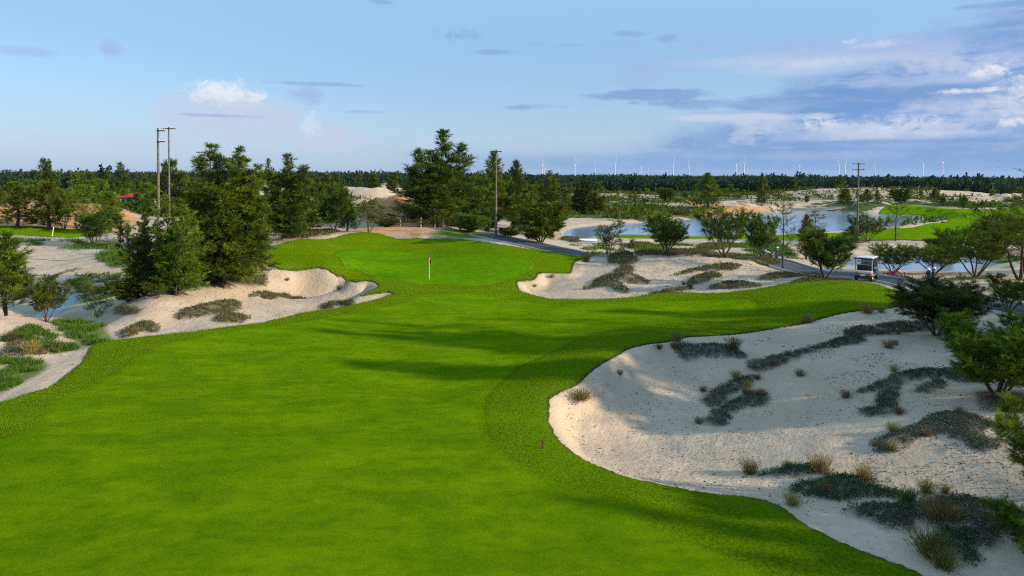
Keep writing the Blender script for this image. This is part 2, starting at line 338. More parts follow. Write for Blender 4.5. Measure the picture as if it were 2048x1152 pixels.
# ------------------------------------------------------------------ mesh helpers
def link(o, parent=None):
    COL.objects.link(o)
    if parent is not None: o.parent = parent
    return o
def mesh_np(name, V, Fc, mats=(), smooth=False, attrs=None, fmat=None):
    """Fc: (n,k) array or list of arrays with the same or mixed side counts"""
    me = bpy.data.meshes.new(name)
    if not isinstance(Fc, list): Fc = [Fc]
    Fc = [f for f in Fc if len(f)]
    V = np.asarray(V, np.float32)
    loops = np.concatenate([f.ravel() for f in Fc]).astype(np.int32)
    tot = np.concatenate([np.full(len(f), f.shape[1], np.int32) for f in Fc])
    st = np.concatenate([[0], np.cumsum(tot)[:-1]]).astype(np.int32)
    me.vertices.add(len(V)); me.vertices.foreach_set("co", V.ravel())
    me.loops.add(len(loops)); me.loops.foreach_set("vertex_index", loops)
    me.polygons.add(len(tot)); me.polygons.foreach_set("loop_start", st); me.polygons.foreach_set("loop_total", tot)
    if fmat is not None: me.polygons.foreach_set("material_index", np.asarray(fmat, np.int32))
    me.polygons.foreach_set("use_smooth", np.full(len(tot), smooth))
    for m_ in mats: me.materials.append(m_)
    me.update(calc_edges=True)
    for an, arr in (attrs or {}).items():
        a = me.attributes.new(an, 'FLOAT_COLOR', 'POINT'); a.data.foreach_set("color", np.asarray(arr, np.float32).ravel())
    return me
def setp(o, label=None, cat=None, group=None, kind=None):
    if label: o['label'] = label
    if cat: o['category'] = cat
    if group: o['group'] = group
    if kind: o['kind'] = kind
    return o
def newobj(name, me, parent=None):
    return link(bpy.data.objects.new(name, me), parent)

# ------------------------------------------------------------------ node helper
class NT:
    def __init__(s, name, world=False):
        if world: s.m = bpy.data.worlds.new(name)
        else: s.m = bpy.data.materials.new(name)
        s.m.use_nodes = True; s.t = s.m.node_tree; s.t.nodes.clear()
    def n(s, typ, ins=None, **kw):
        nd = s.t.nodes.new(typ)
        for k, v in kw.items(): setattr(nd, k, v)
        for k, v in (ins or {}).items():
            so = nd.inputs[k]
            if isinstance(v, bpy.types.NodeSocket): s.t.links.new(v, so)
            elif isinstance(v, bpy.types.Node): s.t.links.new(v.outputs[0], so)
            else: so.default_value = v
        return nd
    def math(s, op, a, b=0.0, c=None, clamp=False):
        i = {0: a, 1: b}
        if c is not None: i[2] = c
        return s.n('ShaderNodeMath', i, operation=op, use_clamp=clamp).outputs[0]
    def noise(s, vec, scale, detail=3, rough=.55, dist=0.0):
        return s.n('ShaderNodeTexNoise', {'Vector': vec, 'Scale': scale, 'Detail': detail, 'Roughness': rough, 'Distortion': dist}).outputs[0]
    def ramp(s, f, lo, hi, a=0.0, b=1.0):
        return s.n('ShaderNodeMapRange', {0: f, 1: lo, 2: hi, 3: a, 4: b}, interpolation_type='SMOOTHSTEP').outputs[0]
    def mix(s, f, a, b, mode='MIX'):
        c = lambda v: (*v, 1) if isinstance(v, tuple) and len(v) == 3 else v
        nd = s.n('ShaderNodeMix', None, data_type='RGBA', blend_type=mode)
        for k, v in ((0, f), (6, c(a)), (7, c(b))):
            so = nd.inputs[k]
            if isinstance(v, bpy.types.NodeSocket): s.t.links.new(v, so)
            else: so.default_value = v
        return nd.outputs[2]
    def map(s, vec, scale=(1, 1, 1), loc=(0, 0, 0), rot=(0, 0, 0)):
        return s.n('ShaderNodeMapping', {'Vector': vec, 'Scale': scale, 'Location': loc, 'Rotation': rot}).outputs[0]
    def attr(s, name):
        a = s.n('ShaderNodeAttribute', attribute_name=name)
        return s.n('ShaderNodeSeparateColor', {0: a.outputs['Color']}).outputs
    def out(s, col, rough=.8, bump=None, **kw):
        i = {'Base Color': (*col, 1) if isinstance(col, tuple) else col, 'Roughness': rough}
        i.update(kw)
        if bump is not None: i['Normal'] = bump
        b = s.n('ShaderNodeBsdfPrincipled', i)
        s.n('ShaderNodeOutputMaterial', {'Surface': b.outputs[0]})
        return s.m
    def bump(s, h, strength=.5, dist=.05, nrm=None):
        i = {'Height': h, 'Strength': strength, 'Distance': dist}
        if nrm is not None: i['Normal'] = nrm
        return s.n('ShaderNodeBump', i).outputs[0]

def mat_ground():
    t = NT('sand_ground'); P = t.n('ShaderNodeNewGeometry').outputs['Position']
    z1 = t.attr('zone_a'); z2 = t.attr('zone_b')
    n1 = t.noise(P, .35, 4); n2 = t.noise(P, 2.2, 5, .6); n3 = t.noise(P, 22, 3, .6); n4 = t.noise(P, .09, 3)
    c = t.mix(t.ramp(n1, .38, .66), SAND_A, SAND_B)
    c = t.mix(t.ramp(n2, .5, .72, 0, .55), c, SAND_C)
    c = t.mix(t.ramp(n4, .45, .62, 0, .45), c, (.50, .37, .25))
    c = t.mix(t.ramp(n3, .60, .72, 0, .45), c, (.22, .17, .12))
    n5 = t.noise(t.map(P, (3.5, 8, 4), (1, 2, 0)), 1.0, 5, .7); c = t.mix(t.ramp(n5, .56, .68, 0, .40), c, (.30, .25, .20))
    far = z2[2]
    fieldn = t.noise(t.map(P, (.03, .06, .05)), 1.0, 7, .62, .6)
    fieldn2 = t.noise(t.map(P, (.11, .2, .1), (30, 9, 0)), 1.0, 6, .65)
    nn = t.math('MULTIPLY_ADD', fieldn2, .55, t.math('MULTIPLY', fieldn, .6))
    veg = t.math('MULTIPLY', t.ramp(far, 0, .12), t.ramp(t.math('MULTIPLY_ADD', far, .22, t.math('SUBTRACT', nn, .11)), .545, .60))
    c = t.mix(veg, c, t.mix(t.ramp(fieldn2, .4, .65), (.045, .075, .018), (.10, .13, .03)))
    c = t.mix(t.math('MULTIPLY', z1[0], t.ramp(n1, .25, .6, .6, 1)), c, t.mix(t.ramp(n2, .4, .65), (.55, .26, .09), (.62, .38, .20)))
    c = t.mix(t.math('MULTIPLY', z2[0], t.ramp(n2, .3, .5, .75, 1)), c, t.mix(t.ramp(n2, .4, .62), (.06, .12, .010), (.12, .18, .02)))
    c = t.mix(t.math('MULTIPLY', z1[1], t.ramp(n3, .3, .55, .5, 1)), c, t.mix(n3, (.20, .09, .05), (.07, .04, .02)))
    c = t.mix(t.math('MULTIPLY', z1[2], t.ramp(n3, .36, .58, .45, 1)), c, (.07, .072, .045))
    c = t.mix(t.ramp(z2[1], .0, 1.0, 0, .45), c, (.20, .15, .10))
    wv = t.n('ShaderNodeTexWave', {'Vector': t.map(P, (1, 1, 1), (0, 0, 0), (0, 0, .5)), 'Scale': 1.6, 'Distortion': 9, 'Detail': 2, 'Detail Scale': .6}, wave_type='BANDS').outputs[1]
    h = t.math('ADD', t.math('MULTIPLY', n2, 1.1), t.math('MULTIPLY', n3, .12))
    h = t.math('ADD', h, t.math('MULTIPLY', wv, .035))
    foot = t.n('ShaderNodeTexVoronoi', {'Vector': P, 'Scale': 1.7, 'Randomness': 1.0}).outputs[0]
    h = t.math('ADD', h, t.math('MULTIPLY', t.ramp(foot, .0, .22), .35))
    h = t.math('ADD', h, t.math('MULTIPLY', n5, .5))
    return t.out(c, .95, t.bump(h, .62, .16), **{'Specular IOR Level': .1})
SAND_A = (.545, .425, .305); SAND_B = (.63, .505, .375); SAND_C = (.46, .34, .225)

def mat_turf():
    t = NT('turf'); P = t.n('ShaderNodeNewGeometry').outputs['Position']
    z = t.attr('zone_a'); z2 = t.attr('zone_b')       # R putting green, G rough
    nb = t.noise(t.map(P, (.22, .5, .3)), 1.0, 4, .6, .4); nm = t.noise(t.map(P, (1.1, 1.9, 1), (0,0,0), (0, 0, -.15)), 1.0, 4, .6); nf = t.noise(P, 7, 4, .7); nx = t.noise(P, 34, 3, .7); nl = t.noise(t.map(P, (.5, 1.0, 1), (4, 2, 0), (0, 0, -.25)), 1.0, 5, .65, .8)
    cut = t.mix(t.ramp(nb, .35, .65), TURF_A, TURF_B)
    cut = t.mix(t.ramp(nm, .42, .76, 0, .55), cut, TURF_C)
    cut = t.mix(t.ramp(nf, .50, .75, 0, .55), cut, TURF_D)
    cut = t.mix(t.ramp(nl, .46, .72, 0, .42), cut, TURF_C)
    cut = t.mix(t.ramp(nx, .55, .7, 0, .3), cut, TURF_D)
    rough = t.mix(t.ramp(nf, .36, .64), ROUGH_A, ROUGH_B)
    rough = t.mix(t.ramp(nx, .48, .66, 0, .6), rough, ROUGH_C)
    rough = t.mix(t.ramp(nb, .45, .7, 0, .5), rough, ROUGH_B)
    c = t.mix(z[1], cut, rough)
    gr = t.mix(t.ramp(nm, .35, .65), GREEN_A, GREEN_B)
    c = t.mix(z[0], c, gr)
    c = t.mix(t.ramp(z[2], 0, 1, 0, .38), c, (.02, .055, .004))       # shaggy unmown seam
    c = t.mix(t.ramp(nx, .30, .42, .45, 0), c, (.02, .07, .004))
    c = t.mix(t.math('MULTIPLY', z2[1], t.ramp(nf, .35, .6)), c, (.16, .17, .03))  # dry edge
    hs = t.math('ADD', t.math('MULTIPLY', nx, .5), t.math('MULTIPLY', nf, t.math('MULTIPLY_ADD', z[1], 2.4, .35)))
    fz = t.noise(P, 90, 2, .6); hs = t.math('MULTIPLY_ADD', fz, .35, hs)
    c = t.mix(t.ramp(fz, .56, .72, 0, .45), c, t.mix(.5, c, (.24, .36, .01)))
    c = t.mix(t.ramp(fz, .44, .30, 0, .55), c, (.018, .065, .001))
    b = t.bump(t.math('MULTIPLY', hs, t.math('SUBTRACT', 1.0, t.math('MULTIPLY', z[0], .75))), 1.0, .10)
    return t.out(c, 1.0, b, **{'Specular IOR Level': .0})
TURF_A = (.112, .240, .0020); TURF_B = (.180, .322, .003); TURF_C = (.055, .160, .0015); TURF_D = (.25, .35, .004)
ROUGH_A = (.095, .205, .003); ROUGH_B = (.21, .335, .004); ROUGH_C = (.050, .120, .003)
GREEN_A = (.078, .205, .002); GREEN_B = (.120, .265, .003)

M_GROUND = mat_ground(); M_TURF = mat_turf()

# ------------------------------------------------------------------ ground sheet: a disc round the viewpoint, fine where it is near
def polar(th, rr):
    T, R = np.meshgrid(th, rr); X = R * np.sin(T); Y = R * np.cos(T); return X, Y
nT = 760
th = np.concatenate([np.linspace(-math.pi, -.80, 60)[:-1], np.linspace(-.80, .80, nT), np.linspace(.80, math.pi, 60)[1:]])
rr = np.concatenate([[.5, 3, 6], 8 * np.exp(np.linspace(0, math.log(420 / 8), 620)), np.exp(np.linspace(math.log(430), math.log(16000), 60))])
X, Y = polar(th, rr)
Z, gs, mat_, rd, pw, fs = zfinal(X, Y, True)
r_ = np.hypot(X, Y)
Z = Z - .32 * sstep(-.02, .45, gs)           # sunk under the turf sheets
nv = X.size; idx = np.arange(nv).reshape(X.shape)
q = np.stack([idx[:-1, :-1], idx[:-1, 1:], idx[1:, 1:], idx[1:, :-1]], -1).reshape(-1, 4)[:, ::-1]
def polymask(Ps, soft, far=6):
    m_ = np.zeros(X.shape)
    for P in Ps: m_ = np.maximum(m_, sstep(-soft, soft, sdf(X, Y, P, far)))
    return m_
za = np.ones((nv, 4)); zb = np.ones((nv, 4))
za[:, 0] = polymask(P_ORANGE, 2.0).ravel(); za[:, 1] = polymask(P_LITTER, .5).ravel()
matm = sstep(-.25, .25, mat_ + .35 * fbm(X * 1.3, Y * 1.3, 77, 3)); za[:, 2] = matm.ravel()
field = polymask(P_FIELD, 1.0); wild = polymask(P_WILD, .3)
zb[:, 0] = np.maximum(field, wild * .9).ravel()
zb[:, 1] = (sstep(-1.6, -.0, pw) * .6).ravel()
az__ = np.arctan2(X, Y); zb[:, 2] = np.clip(sstep(150, 240, r_) * (.85 - .50 * sstep(.22, .42, az__) + .15 * sstep(330, 420, r_)) + .40 * polymask([BUMPY], 3), 0, 1).ravel()
for (mx, my), (_, _, w, dpt, h) in zip(M_XY, MOUNDS):
    zb[:, 2] *= 1 - .9 * np.clip(2.2 * np.exp(-((X.ravel() - mx) / w) ** 2 - ((Y.ravel() - my) / dpt) ** 2), 0, 1)
V = np.column_stack([X.ravel(), Y.ravel(), Z.ravel()])
ground = newobj('ground', mesh_np('ground', V, q, [M_GROUND], True, {'zone_a': za, 'zone_b': zb}))
setp(ground, 'pale sandy ground of dunes and bunkers reaching the horizon', 'ground', kind='structure')

# ------------------------------------------------------------------ turf sheets clipped to a traced outline, with a real edge
def turf_sheet(name, P, th, rr, lift, label, split=None):
    X, Y = polar(th, rr)
    S = sdf(X, Y, P, 8) + .11 * fbm(X * 5, Y * 5, 91, 2) + .18 * vnoise(X * 1.3, Y * 1.3, 93)
    nR, nC = X.shape
    keep = S > 0
    vid = -np.ones(X.shape, int); vid[keep] = np.arange(keep.sum())
    vx = list(X[keep]); vy = list(Y[keep])
    full = keep[:-1, :-1] & keep[1:, :-1] & keep[1:, 1:] & keep[:-1, 1:]
    anyk = keep[:-1, :-1] | keep[1:, :-1] | keep[1:, 1:] | keep[:-1, 1:]
    I, J = np.nonzero(full)
    quads = np.stack([vid[I, J], vid[I, J + 1], vid[I + 1, J + 1], vid[I + 1, J]], -1)[:, ::-1]
    cut = {}
    def cutv(a, b):
        k = (a, b) if a < b else (b, a)
        if k not in cut:
            s0, s1 = S[k[0]], S[k[1]]; t = s0 / (s0 - s1)
            vx.append(X[k[0]] + t * (X[k[1]] - X[k[0]])); vy.append(Y[k[0]] + t * (Y[k[1]] - Y[k[0]])); cut[k] = len(vx) - 1
        return cut[k]
    tris = []; edge = []
    I, J = np.nonzero(anyk & ~full)
    for i, j in zip(I.tolist(), J.tolist()):
        c = [(i, j), (i + 1, j), (i + 1, j + 1), (i, j + 1)]
        poly = []; bd = []
        for a, b in zip(c, c[1:] + c[:1]):
            if keep[a]: poly.append(int(vid[a]))
            if keep[a] != keep[b]:
                v = cutv(a, b); poly.append(v); bd.append(v)
        for k in range(1, len(poly) - 1): tris.append((poly[0], poly[k], poly[k + 1]))
        if len(bd) == 2: edge.append((bd[0], bd[1]))
    vx = np.array(vx); vy = np.array(vy)
    z, gs, _, _, _, _ = zfinal(vx, vy, True)
    sd = sdf(vx, vy, P, 8)
    z = z + lift * (.55 + .45 * sstep(0, .5, sd))
    n0 = len(vx); ev = sorted({v for e in edge for v in e}); mp = {v: n0 + k for k, v in enumerate(ev)}
    V = np.column_stack([vx, vy, z]); low = V[ev].copy(); low[:, 2] -= lift + .35
    V = np.vstack([V, low])
    sk = np.array([(a, b, mp[b], mp[a]) for a, b in edge])
    X, Y = V[:, 0], V[:, 1]
    g = sdf(X, Y, P_GREEN, 6); cu = sdf(X, Y, P_CUT, 6)
    za = np.ones((len(V), 4)); zb = np.ones((len(V), 4))
    jit = .12 * fbm(X * 1.5, Y * 1.5, 95, 3)
    is_f = P is P_FAIR
    za[:, 0] = sstep(-.12, .12, g + jit * .5) if is_f else 0
    za[:, 1] = np.where(g > .8, 0, 1 - sstep(-.5, .5, cu + jit * 2)) if is_f else 0
    seam = np.exp(-(np.abs(cu + .25) / .16) ** 2) * sstep(0, .4, vnoise(X / 5, Y / 5, 96) + .05) + .5 * np.exp(-(np.abs(g + .1) / .12) ** 2)
    za[:, 2] = np.clip(seam, 0, 1) if is_f else 0
    zb[:, 1] = 1 - sstep(.0, .35, sdf(X, Y, P, 6)); zb[:, 0] = 0; zb[:, 2] = 0
    fcs = [quads, np.array(tris), sk]
    out = []
    if split is None:
        o = newobj(name, mesh_np(name, V, fcs, [M_TURF], True, {'zone_a': za, 'zone_b': zb})); setp(o, label, 'grass', kind='structure'); out.append(o)
    else:
        gm = sdf(V[:, 0], V[:, 1], split, 6) > 0
        for nm, lab, sel in (('fairway', label, False), ('putting_green', 'smooth darker putting green around the red flag', True)):
            ff = [f[(gm[f[:, 0]] == sel)] for f in fcs]
            used = np.unique(np.concatenate([f.ravel() for f in ff if len(f)])); re = -np.ones(len(V), int); re[used] = np.arange(len(used))
            o = newobj(nm, mesh_np(nm, V[used], [re[f] for f in ff if len(f)], [M_TURF], True, {'zone_a': za[used], 'zone_b': zb[used]}))
            setp(o, lab, 'grass', kind='structure'); out.append(o)
    return out
turf_sheet('fairway', P_FAIR, np.linspace(-.95, .80, 900), 6 * np.exp(np.linspace(0, math.log(108 / 6), 620)), .10, 'bright mown green fairway winding towards the flag', P_GREEN)
turf_sheet('lawn', P_LAWNS[0], np.linspace(-.80, -.52, 160), 140 * np.exp(np.linspace(0, math.log(182 / 140), 90)), .10, 'short strip of sunlit grass at the left behind the sand basin')
turf_sheet('lawn', P_LAWNS[1], np.linspace(.12, .78, 420), 132 * np.exp(np.linspace(0, math.log(310 / 132), 240)), .10, 'bright far fairway curving round the end of the pond')

# ------------------------------------------------------------------ water
def mat_water(nm, tint, wsc, bmp, emis=None):
    t = NT(nm); P = t.n('ShaderNodeNewGeometry').outputs['Position']
    h = t.noise(t.map(P, (.7, 1.6, 1)), wsc, 3, .5)
    return t.out(tint, .12, t.bump(h, bmp, .06), **{'Specular IOR Level': .9, 'IOR': 1.6})
MW = [mat_water('pond_water', (.22, .34, .50), 1.4, .35), mat_water('near_pond_water', (.24, .34, .46), 2.0, .5), mat_water('stream_water', (.16, .32, .40), 5.0, .8)]
for k, (lv, P) in enumerate(P_PONDS):
    c = P.mean(0); Q = c + (P - c) * (1.0 + 3.0 / np.abs(P - c).max()) if k < 2 else P
    lo, hi = Q.min(0) - 1, Q.max(0) + 1
    S = [60, 40, 14][k]
    gx = np.linspace(lo[0], hi[0], S); gy = np.linspace(lo[1], hi[1], S); GX, GY = np.meshgrid(gx, gy)
    ins = sdf(GX, GY, P, 8) > -5
    zz = np.full(GX.shape, lv)
    ok = zfinal(GX, GY)
    ids = np.arange(GX.size).reshape(GX.shape)
    q4 = np.stack([ids[:-1, :-1], ids[:-1, 1:], ids[1:, 1:], ids[1:, :-1]], -1).reshape(-1, 4)
    kk = ins.ravel()[q4].all(1)
    Vw = np.column_stack([GX.ravel(), GY.ravel(), zz.ravel()])
    o = newobj(['pond_water', 'pond_water', 'stream_water'][k], mesh_np('water', Vw, q4[kk], [MW[k]], True))
    setp(o, ['large blue pond beyond the dunes', 'smaller pale pond behind the white utility cart', 'narrow milky blue stream in the gully on the left'][k], 'water', kind='structure')

# ------------------------------------------------------------------ roads and paths
def m_asphalt():
    t = NT('asphalt'); P = t.n('ShaderNodeNewGeometry').outputs['Position']
    n = t.noise(P, 1.3, 5); n2 = t.noise(P, 60, 2)
    return t.out(t.mix(t.ramp(n, .35, .7), (.050, .053, .068), (.085, .09, .11)), .85, t.bump(n2, .3, .01))
def m_simple(nm, a, b, sc=8, rough=.8, bs=.3, **kw):
    t = NT(nm); P = t.n('ShaderNodeTexCoord').outputs['Object']
    n = t.noise(P, sc, 4); return t.out(t.mix(t.ramp(n, .35, .65), a, b), rough, t.bump(n, bs, .02), **kw)
M_ASPH = m_asphalt(); M_CONC = m_simple('pale_concrete', (.30, .27, .25), (.42, .39, .36), 1.2); M_KERB = m_simple('kerb_concrete', (.42, .41, .39), (.55, .53, .50), 3)
for nm, C, W, zc in R_ALL:
    T = np.gradient(C, axis=0); T /= np.linalg.norm(T, axis=1)[:, None]; N = np.column_stack([-T[:, 1], T[:, 0]])
    offs = np.linspace(-W / 2, W / 2, 5)
    V = np.concatenate([np.column_stack([C + N * o, zc + .0]) for o in offs]); n = len(C)
    q = np.array([(a * n + i, a * n + i + 1, (a + 1) * n + i + 1, (a + 1) * n + i) for a in range(4) for i in range(n - 1)])
    o = newobj(nm, mesh_np(nm, V, q, [M_ASPH if nm == 'road' else M_CONC], True))
    setp(o, 'dark asphalt cart road passing behind the putting green' if nm == 'road' else 'pale path running along the edge of the grass', nm, kind='structure')
    if nm == 'road':
        prof = [(-.08, -.25), (-.08, .12), (.08, .12), (.08, -.25)]; V = []; q = []
        for s in (-1, 1):
            b = len(V)
            for i in range(n):
                for (u, h) in prof: p = C[i] + N[i] * (s * (W / 2 + .09) + u); V.append((p[0], p[1], zc[i] + h))
            for i in range(n - 1):
                for k in range(3): a0 = b + i * 4 + k; q.append((a0, a0 + 1, a0 + 5, a0 + 4))
        o = newobj('kerb', mesh_np('kerb', np.array(V), np.array(q), [M_KERB])); setp(o, 'low pale concrete kerb along both sides of the cart road', 'kerb', kind='structure')
# ------------------------------------------------------------------ light and sky
EXPO = .52; HAZE = 2.2e-5
SUN_AZ = rad(107.0)     # clockwise from +Y (view direction): the sun stands to the right, a little behind
SUN_EL = rad(20.5)
sd = bpy.data.lights.new("sun", 'SUN'); sd.energy = 4.2; sd.angle = rad(.9); sd.color = (1.0, .86, .64)
so = bpy.data.objects.new("sun", sd); COL.objects.link(so)
dv = Vector((math.sin(SUN_AZ) * math.cos(SUN_EL), math.cos(SUN_AZ) * math.cos(SUN_EL), math.sin(SUN_EL)))
so.rotation_euler = dv.to_track_quat('Z', 'Y').to_euler(); so.location = dv * 200

t = NT('World', world=True); scene.world = t.m
sky = t.n('ShaderNodeTexSky', sky_type='NISHITA', sun_disc=False, sun_elevation=SUN_EL, sun_rotation=SUN_AZ, air_density=1.0, dust_density=.4, ozone_density=2.2, altitude=20)
D = t.n('ShaderNodeTexCoord').outputs['Generated']
xyz = t.n('ShaderNodeSeparateXYZ', {0: D}).outputs
az = t.math('ARCTAN2', xyz[0], xyz[1]); el = t.math('ARCSINE', xyz[2])
cv = t.n('ShaderNodeCombineXYZ', {0: az, 1: el, 2: 0.0}).outputs[0]
w1 = t.noise(t.map(cv, (14, 40, 1)), 1.0, 6, .6); w2 = t.noise(t.map(cv, (45, 70, 1), (3, 1, 0)), 1.0, 5, .6); w3 = t.noise(t.map(cv, (5, 22, 1), (8, 2, 0)), 1.0, 6, .6); w4 = t.noise(t.map(cv, (60, 80, 1), (1, 7, 0)), 1.0, 7, .68, .4); w5 = t.noise(t.map(cv, (9, 75, 1), (5, 3, 0)), 1.0, 6, .65, .3)
SKYM = 1.0
def azel(px, py):
    d = ray(px, py); return math.atan2(d[0], d[1]), math.asin(d[2])
def blob(px, py, hw, hh, nz, amp, soft, tilt=0.0, white=False):
    """soft-edged elliptical cloud round a fixed direction of the sky"""
    a, e = azel(px, py); ra = hw / F; re = hh / F
    du = t.math('SUBTRACT', az, a); dv_ = t.math('SUBTRACT', el, e)
    if tilt: dv_ = t.math('MULTIPLY_ADD', du, -tilt, dv_)
    u = t.math('DIVIDE', du, ra); v = t.math('DIVIDE', dv_, re)
    d2 = t.math('ADD', t.math('MULTIPLY', u, u), t.math('MULTIPLY', v, v))
    f = t.math('ADD', t.math('SUBTRACT', 1.0, d2), t.math('MULTIPLY', t.math('SUBTRACT', nz, .5), amp * 1.7))
    r_ = t.ramp(f, -.05, soft * .95 + (.6 if white else 0))
    return t.math('MULTIPLY', r_, t.ramp(v, -1.0, .25, .12, 1)) if white else r_
K = 1 / .10 / 2 ** EXPO
def sc(c): return tuple(v * K for v in c)
col = t.mix(1.0, sky.outputs[0], (.86, .98, 1.14), 'MULTIPLY')
# the clear sky pales towards the horizon as in thin haze
hz = t.ramp(el, -.02, .23, 1, 0)
col = t.mix(t.math('MULTIPLY', hz, .75), col, sc((.42, .58, .82)))
col = t.mix(t.ramp(el, .0, .30, .0, .85), col, sc((.38, .62, .885)))
def add(c, f, color, op=1.0):
    return t.mix(t.math('MULTIPLY', f, op), c, sc(color))
# broad grey-blue bank filling the lower right of the sky
bk = t.ramp(az, .02, .42)
edge = t.math('MULTIPLY_ADD', az, .34, t.math('MULTIPLY_ADD', t.math('SUBTRACT', w1, .5), .09, -.005))
bank = t.math('MULTIPLY', bk, t.ramp(t.math('SUBTRACT', edge, el), -.012, .03))
c_bank = t.mix(t.ramp(w3, .40, .62), sc((.16, .32, .65)), sc((.30, .45, .75)))
c_bank = t.mix(t.ramp(w1, .52, .70, 0, .7), c_bank, sc((.40, .50, .74)))
c_bank = t.mix(t.ramp(w5, .50, .66, 0, .55), c_bank, sc((.17, .31, .62)))
c_bank = t.mix(t.ramp(w5, .48, .34, 0, .45), c_bank, sc((.46, .56, .80)))
col = t.mix(t.math('MULTIPLY', bank, .93), col, c_bank)
# low dark band over the horizon, stronger to the right
lowb = t.math('MULTIPLY', t.ramp(el, .055, .012), t.ramp(az, -.25, .12))
col = t.mix(t.math('MULTIPLY', lowb, t.ramp(w1, .3, .55, .5, .9)), col, sc((.23, .40, .72)))
WH = (.82, .86, .92); PK = (.56, .64, .82); GB = (.21, .35, .64); VI = (.37, .51, .79)
for px, py, hw, hh, nz, amp, soft, colr, op in (
 (450,232,145,52,w1,1.2,1.1,PK,.9),(480,205,60,24,w2,1.6,1.0,WH,.45),(560,245,44,32,w2,1.4,1.2,PK,.75),(448,188,66,21,w2,1.6,.6,WH,.95),(500,215,60,14,w2,1.4,1.0,PK,.7),
 (660,275,85,34,w2,1.5,1.0,PK,.9),(622,255,22,24,w2,1.6,.9,WH,.5),(222,94,24,18,w2,.9,1.1,VI,.75),(615,190,42,22,w2,1.3,1.1,VI,.85),
 (1560,118,230,17,w1,1.6,1.2,PK,.75),(1780,106,170,20,w1,1.6,1.2,PK,.75),(1500,234,170,9,w1,1.3,1.0,PK,.9),(1920,128,130,18,w2,1.8,1.2,PK,.7),(1640,128,60,9,w4,1.6,1.2,WH,.45),(1540,250,60,20,w2,1.6,1.1,PK,.7),(1900,210,90,24,w2,1.7,1.2,PK,.55),(100,298,320,34,w1,1.2,1.4,PK,.35),(420,275,300,30,w1,1.2,1.4,PK,.4),(25,100,60,10,w1,1.8,1.3,VI,.6),(440,231,90,5,w1,1.3,1.2,GB,.55),(640,168,110,5,w1,2.2,1.3,GB,.45),(730,224,50,5,w1,1.3,1.3,GB,.45),(860,285,55,26,w2,1.6,1.2,PK,.6),
 (340,290,20,26,w2,1.4,1.2,PK,.5),(920,72,55,12,w2,2.2,1.4,GB,.45),(990,104,50,6,w1,1.6,1.2,GB,.45),(1070,214,70,8,w1,2.0,1.3,GB,.6),(1270,66,50,8,w1,2.0,1.4,GB,.5),(1330,77,30,8,w1,2.0,1.4,GB,.5),(1160,90,100,7,w1,2.2,1.5,GB,.4),
 (1290,155,70,30,w1,2.0,1.2,VI,.75),(1300,190,140,13,w1,1.6,1.0,GB,.75),(1340,205,90,8,w2,1.6,1.2,GB,.6),(1350,130,100,20,w1,1.8,1.2,VI,.4),(1600,95,260,28,w1,2.0,1.2,VI,.65),(1880,90,240,30,w1,1.6,1.2,VI,.7),
 (1700,130,200,18,w1,1.7,1.2,PK,.55),(1840,160,160,14,w1,1.7,1.2,PK,.5),(1600,205,360,14,w1,1.4,1.2,GB,.6),(1900,180,220,14,w1,1.4,1.2,GB,.55),
 (1975,145,26,11,w2,1.9,.6,WH,.9),(1965,181,66,5,w1,1.3,.7,WH,.85),(1500,235,160,12,w1,1.4,1.3,PK,.55),(1490,262,34,34,w2,1.8,1.0,PK,.55),(1370,290,46,16,w2,1.4,1.2,GB,.6),
 (1650,252,42,15,w2,1.7,.7,WH,.75),(1720,262,70,18,w2,1.9,.9,PK,.8),(1810,255,70,20,w2,1.9,.8,WH,.55),(1880,260,50,12,w2,1.9,.9,PK,.7),(1780,272,160,12,w1,1.2,1.2,PK,.6),
 (2035,215,40,45,w2,1.8,.9,WH,.6),(1975,225,46,34,w2,1.8,1.2,PK,.55),(2035,246,26,9,w2,1.6,.7,WH,.7),(1700,84,14,6,w2,1.5,.9,WH,.6),(1765,88,50,7,w2,2.0,1.1,PK,.8),
 (1740,285,240,7,w1,1.2,1.2,GB,.7),(1620,310,260,10,w1,1.6,1.4,PK,.3),(1120,300,220,16,w1,1.6,1.4,PK,.35),(90,320,240,18,w1,1.5,1.4,PK,.3),(2020,6,90,6,w1,1.5,1.2,GB,.6),(760,4,30,6,w1,1.5,1.2,GB,.5)):
    col = add(col, blob(px, py, hw * (1.12 if colr is WH else 1), hh * (1.35 if colr is WH else 1), w4 if colr is WH else nz, amp * (1.6 if colr is WH else 1.5 if colr is GB else 1.15), soft, white=colr is WH), colr, op)
bg = t.n('ShaderNodeBackground', {'Color': col, 'Strength': .10})
t.n('ShaderNodeOutputWorld', {'Surface': bg.outputs[0]})
scene.world.cycles.sampling_method = 'MANUAL'; scene.world.cycles.sample_map_resolution = 256
scene.view_settings.view_transform = 'Standard'; scene.view_settings.look = 'None'
scene.view_settings.exposure = EXPO; scene.view_settings.gamma = 1; scene.view_settings.use_curve_mapping = False
scene.cycles.use_denoising = False; scene.cycles.filter_width = 1.15; scene.cycles.max_bounces = 6; scene.cycles.transparent_max_bounces = 8
